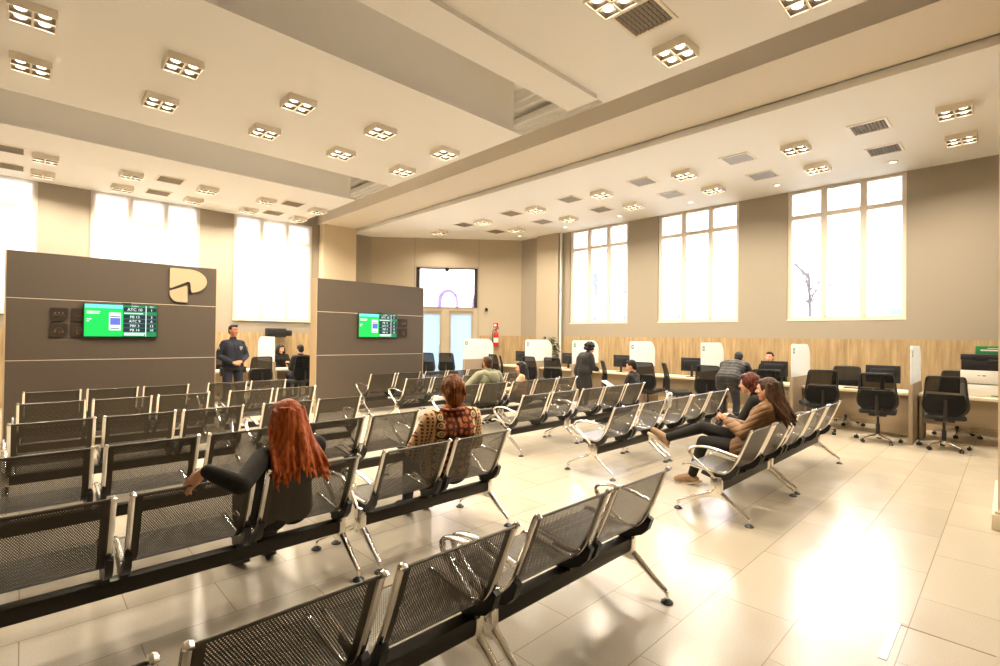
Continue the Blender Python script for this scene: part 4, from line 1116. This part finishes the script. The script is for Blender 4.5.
person('security guard in dark navy uniform, standing with clasped hands beside the logo panel', (2.96, 10.5, 0), PI + .1, J, 'c_navy', 'c_navy', 'hair_black', 'skin2', 'short', fat=1.08, extra=guard_kit)

# copper-haired woman, arm along the next backrest
J = sit(0, -.16, .985); J.update(head=(-.03, -.155, 1.11), chest=(-.02, -.15, .835), sl=(-.2, -.225, .895), el=(-.37, -.44, .82), wl=(-.52, -.335, .905), hdl=((-.55, .15, -.5), (.1, .5, -.8), .45), wr=(-.02, .16, .66), er=(.2, 0, .7), yaw=.3, pitch=.05)
person('woman with long copper red hair and black top, arm along the backrest', (1.25, 3.37, 0), 0, J, 'c_black', 'c_black', 'hair_red', hair='longer', voxel=.009, cloth_t=.012, fat=1.12)
# woman in printed shirt
J = sit(0, -.1, 1.07, sh=.21); J['head'] = (.02, -.08, 1.175); J.update(el=(-.32, -.03, .70), er=(.32, -.02, .70), yaw=-.1, pitch=.16)
def collar(t, j, T, top, body):
    MB().tube([(.09 * math.cos(a), j['neck'].y - .005 + .08 * math.sin(a), j['neck'].z + .03) for a in [2 * PI * k / 18 for k in range(19)]], .014, 8, .03).build('collar', M['c_print'], top)
person('woman with short auburn hair in a rust and cream printed shirt', (2.66, 3.43, 0), -.1, J, 'c_print', 'c_jean', 'hair_auburn', hair='bob', fat=1.26, cloth_t=.026, voxel=.009, extra=collar)
# man in sage hoodie
J = sit(0, -.1, 1.08, sh=.22); J.update(el=(-.41, -.03, .76), er=(.41, -.03, .76), yaw=-.1, pitch=.05)
def hood(t, j, T, top, body):
    h = MB(); n = j['neck']; h.tube([n + V((.115 * math.sin(a), -.03 - .095 * math.cos(a), .0 - .05 * math.cos(a))) for a in [(-2.2 + 4.4 * k / 14) for k in range(15)]], [.02] + [.05] * 13 + [.02], 10)
    h.ball(n + V((0, -.13, -.08)), (.11, .05, .11), 14, 10); remesh(h, .01, 3, 'hood', M['c_green'], top)
person('man with short dark hair in a sage green hoodie, seen from behind', (6.05, 6.66, 0), -.05, J, 'c_green', 'c_jean', 'hair_brown', 'skin2', fat=1.34, cloth_t=.03, extra=hood)
# woman in peach
J = sit(-.01, -.04, .9); J.update(yaw=.35, pitch=.15)
person('woman with dark hair in a peach top, turned towards the man in the hoodie', (6.97, 6.66, 0), .65, J, 'c_pink', 'c_jean', 'hair_black', hair='longside')
# man in dark suit
J = sit(0, -.03, 1.0); J.update(yaw=.15, pitch=.3, wl=(-.1, .32, .68), wr=(.08, .32, .68))
person('man with short black hair in a dark suit looking down at a paper', (8.3, 5.02, 0), .15, J, 'c_grey', 'c_grey', 'hair_black')
o = MB().box(-.1, .1, -.14, .14, 0, .003).build('paper_sheet', M['paper'], None, 0); o.location = (8.2, 5.42, .755); o.rotation_euler = (.5, 0, .1); tag(o, 'white sheet of paper held by the man in the dark suit', 'paper')
# red-haired person
J = sit(0, .25, .98, nod=.05); J.update(yaw=.1, pitch=.12, el=(-.23, .33, .66), er=(.23, .33, .66), wl=(-.07, .5, .7), wr=(.07, .5, .7))
person('person with dark red short hair in black, leaning forward beside the camel jacket', (6.42, 1.93, 0), .05, J, 'c_black', 'c_jean', 'hair_dkred', hair='bob')
# woman in camel jacket
J = sit(0, -.16, 1.02); J.update(yaw=.1, pitch=.1, el=(-.23, -.01, .68), er=(.21, .02, .66), wl=(-.05, .22, .765), wr=(.06, .24, .74),
    kr=(-.03, .5, .655), ar=(-.13, .88, .49), tr=(-.16, 1.03, .575), kl=(-.1, .46, .51), al=(-.07, .6, .095), tl=(-.11, .76, .045), hr=(.07, 0, .54),
    hdl=((.35, .75, .15), (.4, -.1, .5), .6), hdr=((-.35, .7, .15), (-.4, -.1, .5), .6))
person('woman with long brown hair in a camel padded jacket, legs crossed, beige sneakers', (5.6, 1.93, 0), .03, J, 'c_brown', 'c_black', 'hair_brown', hair='long', shoe='shoe', voxel=.009, cloth_t=.03, coat=.15, fat=1.12)
t = thing('mobile_phone', 'dark phone held by the woman in the camel jacket', 'phone', (5.6, 2.26, .80), 0)
o = MB().rbox(-.037, .037, -.004, .004, -.07, .07, .003).build('phone_case', M['plastic'], t); MB().box(-.033, .033, -.0052, -.004, -.064, .064).build('phone_screen', M['screen_black'], t)
t.rotation_euler = (-.7, 0, 0)
# small white bag hooked over the gap between two backrests
t = thing('hanging_bag', 'small white bag hooked over the gap between two backrests of the second row', 'bag', (6.27, 3.2, .865), .2); t.scale = (2, 1.2, 1.15)
b = MB(); b.ball((0, .0, -.02), (.05, .03, .075), 14, 10); b.ball((0, -.01, .03), (.04, .028, .035), 12, 8); b.ball((0, .0, -.08), (.042, .026, .05), 12, 8)
remesh(b, .008, 3, 'pouch', M['white'], t)
MB().ball((-.03, -.026, .03), (.011, .008, .01), 10, 6).build('clasp', M['plastic'], t)
MB().tube([(-.03, 0, .03), (-.02, .03, .07), (.02, .03, .07), (.03, 0, .03)], .006).build('strap', M['white'], t)
# standing, curly hair, bent over the desk
J = dict(pelvis=(0, -.03, .84), chest=(0, .04, 1.14), neck=(0, .09, 1.27), head=(0, .16, 1.395), sl=(-.17, .05, 1.23), sr=(.17, .05, 1.23), el=(-.23, .06, .98), er=(.23, .08, .98), wl=(-.12, .27, .93), wr=(.12, .27, .93),
         hl=(-.09, -.03, .81), hr=(.09, -.03, .81), kl=(-.1, .02, .45), kr=(.1, .02, .45), al=(-.11, -.03, .095), ar=(.11, -.03, .095), tl=(-.13, .13, .045), tr=(.13, .13, .045), yaw=0, pitch=.35)
person('person with curly black hair in a long dark coat standing at a desk', (9.35, 6.86, 0), -1.9, J, 'c_grey', 'c_grey', 'hair_black', hair='curly', fat=1.3, cloth_t=.034, coat=.75)
# man in puffer jacket bending over desk
J = dict(pelvis=(0, -.1, .88), chest=(0, .14, 1.12), neck=(0, .29, 1.2), head=(0, .42, 1.29), sl=(-.2, .22, 1.16), sr=(.2, .22, 1.16), el=(-.27, .34, .93), er=(.27, .34, .93), wl=(-.16, .56, .84), wr=(.16, .56, .84),
         hl=(-.1, -.1, .86), hr=(.1, -.1, .86), kl=(-.13, -.02, .46), kr=(.13, -.02, .46), al=(-.14, -.12, .095), ar=(.14, -.12, .095), tl=(-.16, .04, .045), tr=(.16, .04, .045), yaw=.1, pitch=.5)
person('man with dark hair in a charcoal puffer jacket, back to us, leaning over the desk', (9.6, 3.68, 0), FX, J, 'c_puff', 'c_jean', 'hair_black', 'skin2', fat=1.22, cloth_t=.03, coat=.2)
# staff behind the desk
chair(11.86, 3.68, -FX, 'black mesh staff chair under the person behind the desk')
J = sit(.14, .0, 1.02); person('staff member with dark hair in black, behind the desk under the nearest tall window', (11.78, 3.68, 0), -FX, J, 'c_black', 'c_black', 'hair_black')
# people by the left wall
J = sit(.14, -.02, 1.03); J.update(yaw=.0, pitch=.25)
person('man in a dark jacket, back to us, at the desk below the projector', (4.97, 12.25, 0), .0, J, 'c_grey', 'c_jean', 'hair_black')
chair(5.02, 13.75, PI, 'black mesh staff chair under the woman facing us below the projector', 'chairs by the left wall')
J = sit(.14, .06, 1.0); J.update(yaw=.2, pitch=.3, wl=(-.12, .3, .9), el=(-.24, .12, .8))
person('woman with dark hair in black facing us across the desk below the projector', (4.98, 13.6, 0), PI, J, 'c_black', 'c_black', 'hair_black', hair='longside')
chair(5.62, 12.25, .4, 'black mesh office chair half hidden by the second screen panel', 'chairs by the left wall')
J = sit(.14, .0, 1.0); person('person in a grey coat half hidden by the second screen panel', (5.62, 12.3, 0), .4, J, 'c_grey', 'c_jean', 'hair_black')

# ------------------------------------------------------------------ outside the windows
o = MB().box(-30, 60, YL + .3, 60, -.2, -.06).box(XW + .3, 60, -40, YL + .3, -.2, -.06).build('street_pavement', M['pave'], None, 0); o['kind'] = 'structure'
def building(label, x0, x1, y0, y1, h, m, face, arches=False):
    t = thing('street_building', label, 'building', ((x0 + x1) / 2, (y0 + y1) / 2, 0), 0, 'buildings across the street')
    w, l = (x1 - x0) / 2, (y1 - y0) / 2
    MB().box(-w, w, -l, l, 0, h).build('wall', m, t, 0); MB().rbox(-w - .25, w + .25, -l - .25, l + .25, h, h + .4, .05).build('cornice', m, t)
    if face == 'x':
        n = max(2, int((y1 - y0) / 3.4))
        for k in range(n):
            for z in (1.2, 5.0, 8.8):
                if z + 2.4 > h: continue
                yy = -l + (k + .5) * 2 * l / n; f = MB().box(-w - .06, -w + .02, yy - .75, yy + .75, z, z + 2.4).build('window', m, t, 0); MB().box(-w - .08, -w - .05, yy - .6, yy + .6, z + .15, z + 2.25).build('pane', M['dkglass'], f, 0)
    else:
        n = max(2, int((x1 - x0) / 3.4))
        for k in range(n):
            xx = -w + (k + .5) * 2 * w / n
            for z in (2.3,):
                f = MB().prism([(xx - 1.0, z), (xx + 1.0, z), (xx + 1.0, z + 2.2)] + arc(xx, z + 2.2, 1.0, 1.0, 0, 180, 10), -l - .12, -l + .02, 'xz').build('window', M['purple'], t, 20)
                MB().prism([(xx - .7, z + .1), (xx + .7, z + .1), (xx + .7, z + 2.2)] + arc(xx, z + 2.2, .7, .7, 0, 180, 10), -l - .16, -l - .11, 'xz').build('pane', M['facade2'], f, 20)
    return t
building('pale building with windows across the street, through the tall windows', 34, 44, -14, 6, 12, M['facade2'], 'x')
building('pale pink building across the street, through the farther tall windows', 34, 44, 8, 26, 11, M['facade'], 'x')
building('pale pink building with arched mauve windows, through the corner window', 16, 34, 32, 42, 12, M['facade'], 'y')
building('pale building across the street behind the left blinds', -12, 12, 32, 42, 11, M['facade2'], 'y')
def tree(x, y, h, label):
    t = thing('street_tree', label, 'tree', (x, y, -.06), 0, 'bare street trees'); rnd = random.Random(int(x * 7))
    MB().tube([(0, 0, 0), (.05, 0, h * .4), (0, .05, h * .6)], [.07, .055, .04], 10).build('trunk', M['bark'], t)
    b = MB()
    for k in range(14):
        a = rnd.uniform(0, 2 * PI); p = V((0, 0, h * rnd.uniform(.42, .6))); q = p + V((math.cos(a) * 1.0, math.sin(a) * 1.0, 1.0)) * rnd.uniform(.5, .9); r = q + V((math.cos(a + .6) * .7, math.sin(a + .6) * .7, .9)) * rnd.uniform(.6, 1)
        b.tube([p, q, r], [.03, .018, .008], 6)
    b.build('branches', M['bark'], t)
tree(21, 5.2, 7, 'bare street tree outside the nearest tall window'); tree(22, 14.5, 7, 'bare street tree outside the far tall window')

# ------------------------------------------------------------------ light
w = bpy.data.worlds.new('overcast_sky'); sc.world = w; w.use_nodes = True
bg = w.node_tree.nodes['Background']; bg.inputs[0].default_value = (.93, .965, 1, 1); bg.inputs[1].default_value = 8.5
def portal(name, size, size_y, mtx):
    l = bpy.data.lights.new(name, 'AREA'); l.shape = 'RECTANGLE'; l.size = size; l.size_y = size_y; l.cycles.is_portal = True
    o = bpy.data.objects.new(name, l); C.objects.link(o); o.matrix_world = mtx
def facing(loc, dirv):
    q = V(dirv).to_track_quat('-Z', 'Z'); return Matrix.Translation(loc) @ q.to_matrix().to_4x4()
for a, b in rwin: portal('window_daylight', b - a, WZ - SILL, facing((XW + .28, (a + b) / 2, (WZ + SILL) / 2), (-1, 0, 0)))
for a, b in lwin: portal('window_daylight', b - a, WZ - SILL, facing(((a + b) / 2, YL + .28, (WZ + SILL) / 2), (0, -1, 0)))
portal('window_daylight', s1 - s0, tz1 - tz0, facing(CM @ V(((s0 + s1) / 2, .24, (tz0 + tz1) / 2)), -cn))
portal('window_daylight', d[1][1] - d[0][0], dz, facing(CM @ V(((d[0][0] + d[1][1]) / 2, .24, dz / 2)), -cn))
LP = bpy.data.lights.new('fixture_lamp', 'AREA'); LP.shape = 'SQUARE'; LP.size = .3; LP.energy = 38; LP.color = (1, .865, .675); LP.spread = math.radians(150)
for x, y in lights_pos:
    o = bpy.data.objects.new('fixture_lamp', LP); C.objects.link(o); o.location = (x, y, H - .1)

sc.view_settings.view_transform = 'Standard'; sc.view_settings.look = 'None'; sc.view_settings.gamma = 1; sc.view_settings.exposure = 0.76
try: sc.view_settings.use_curve_mapping = False
except Exception: pass
sc.cycles.use_denoising = True
sc.cycles.max_bounces = 10; sc.cycles.diffuse_bounces = 5; sc.cycles.glossy_bounces = 4; sc.cycles.transparent_max_bounces = 24; sc.cycles.transmission_bounces = 6
sc.cycles.sample_clamp_indirect = 6; sc.cycles.caustics_reflective = False; sc.cycles.caustics_refractive = False
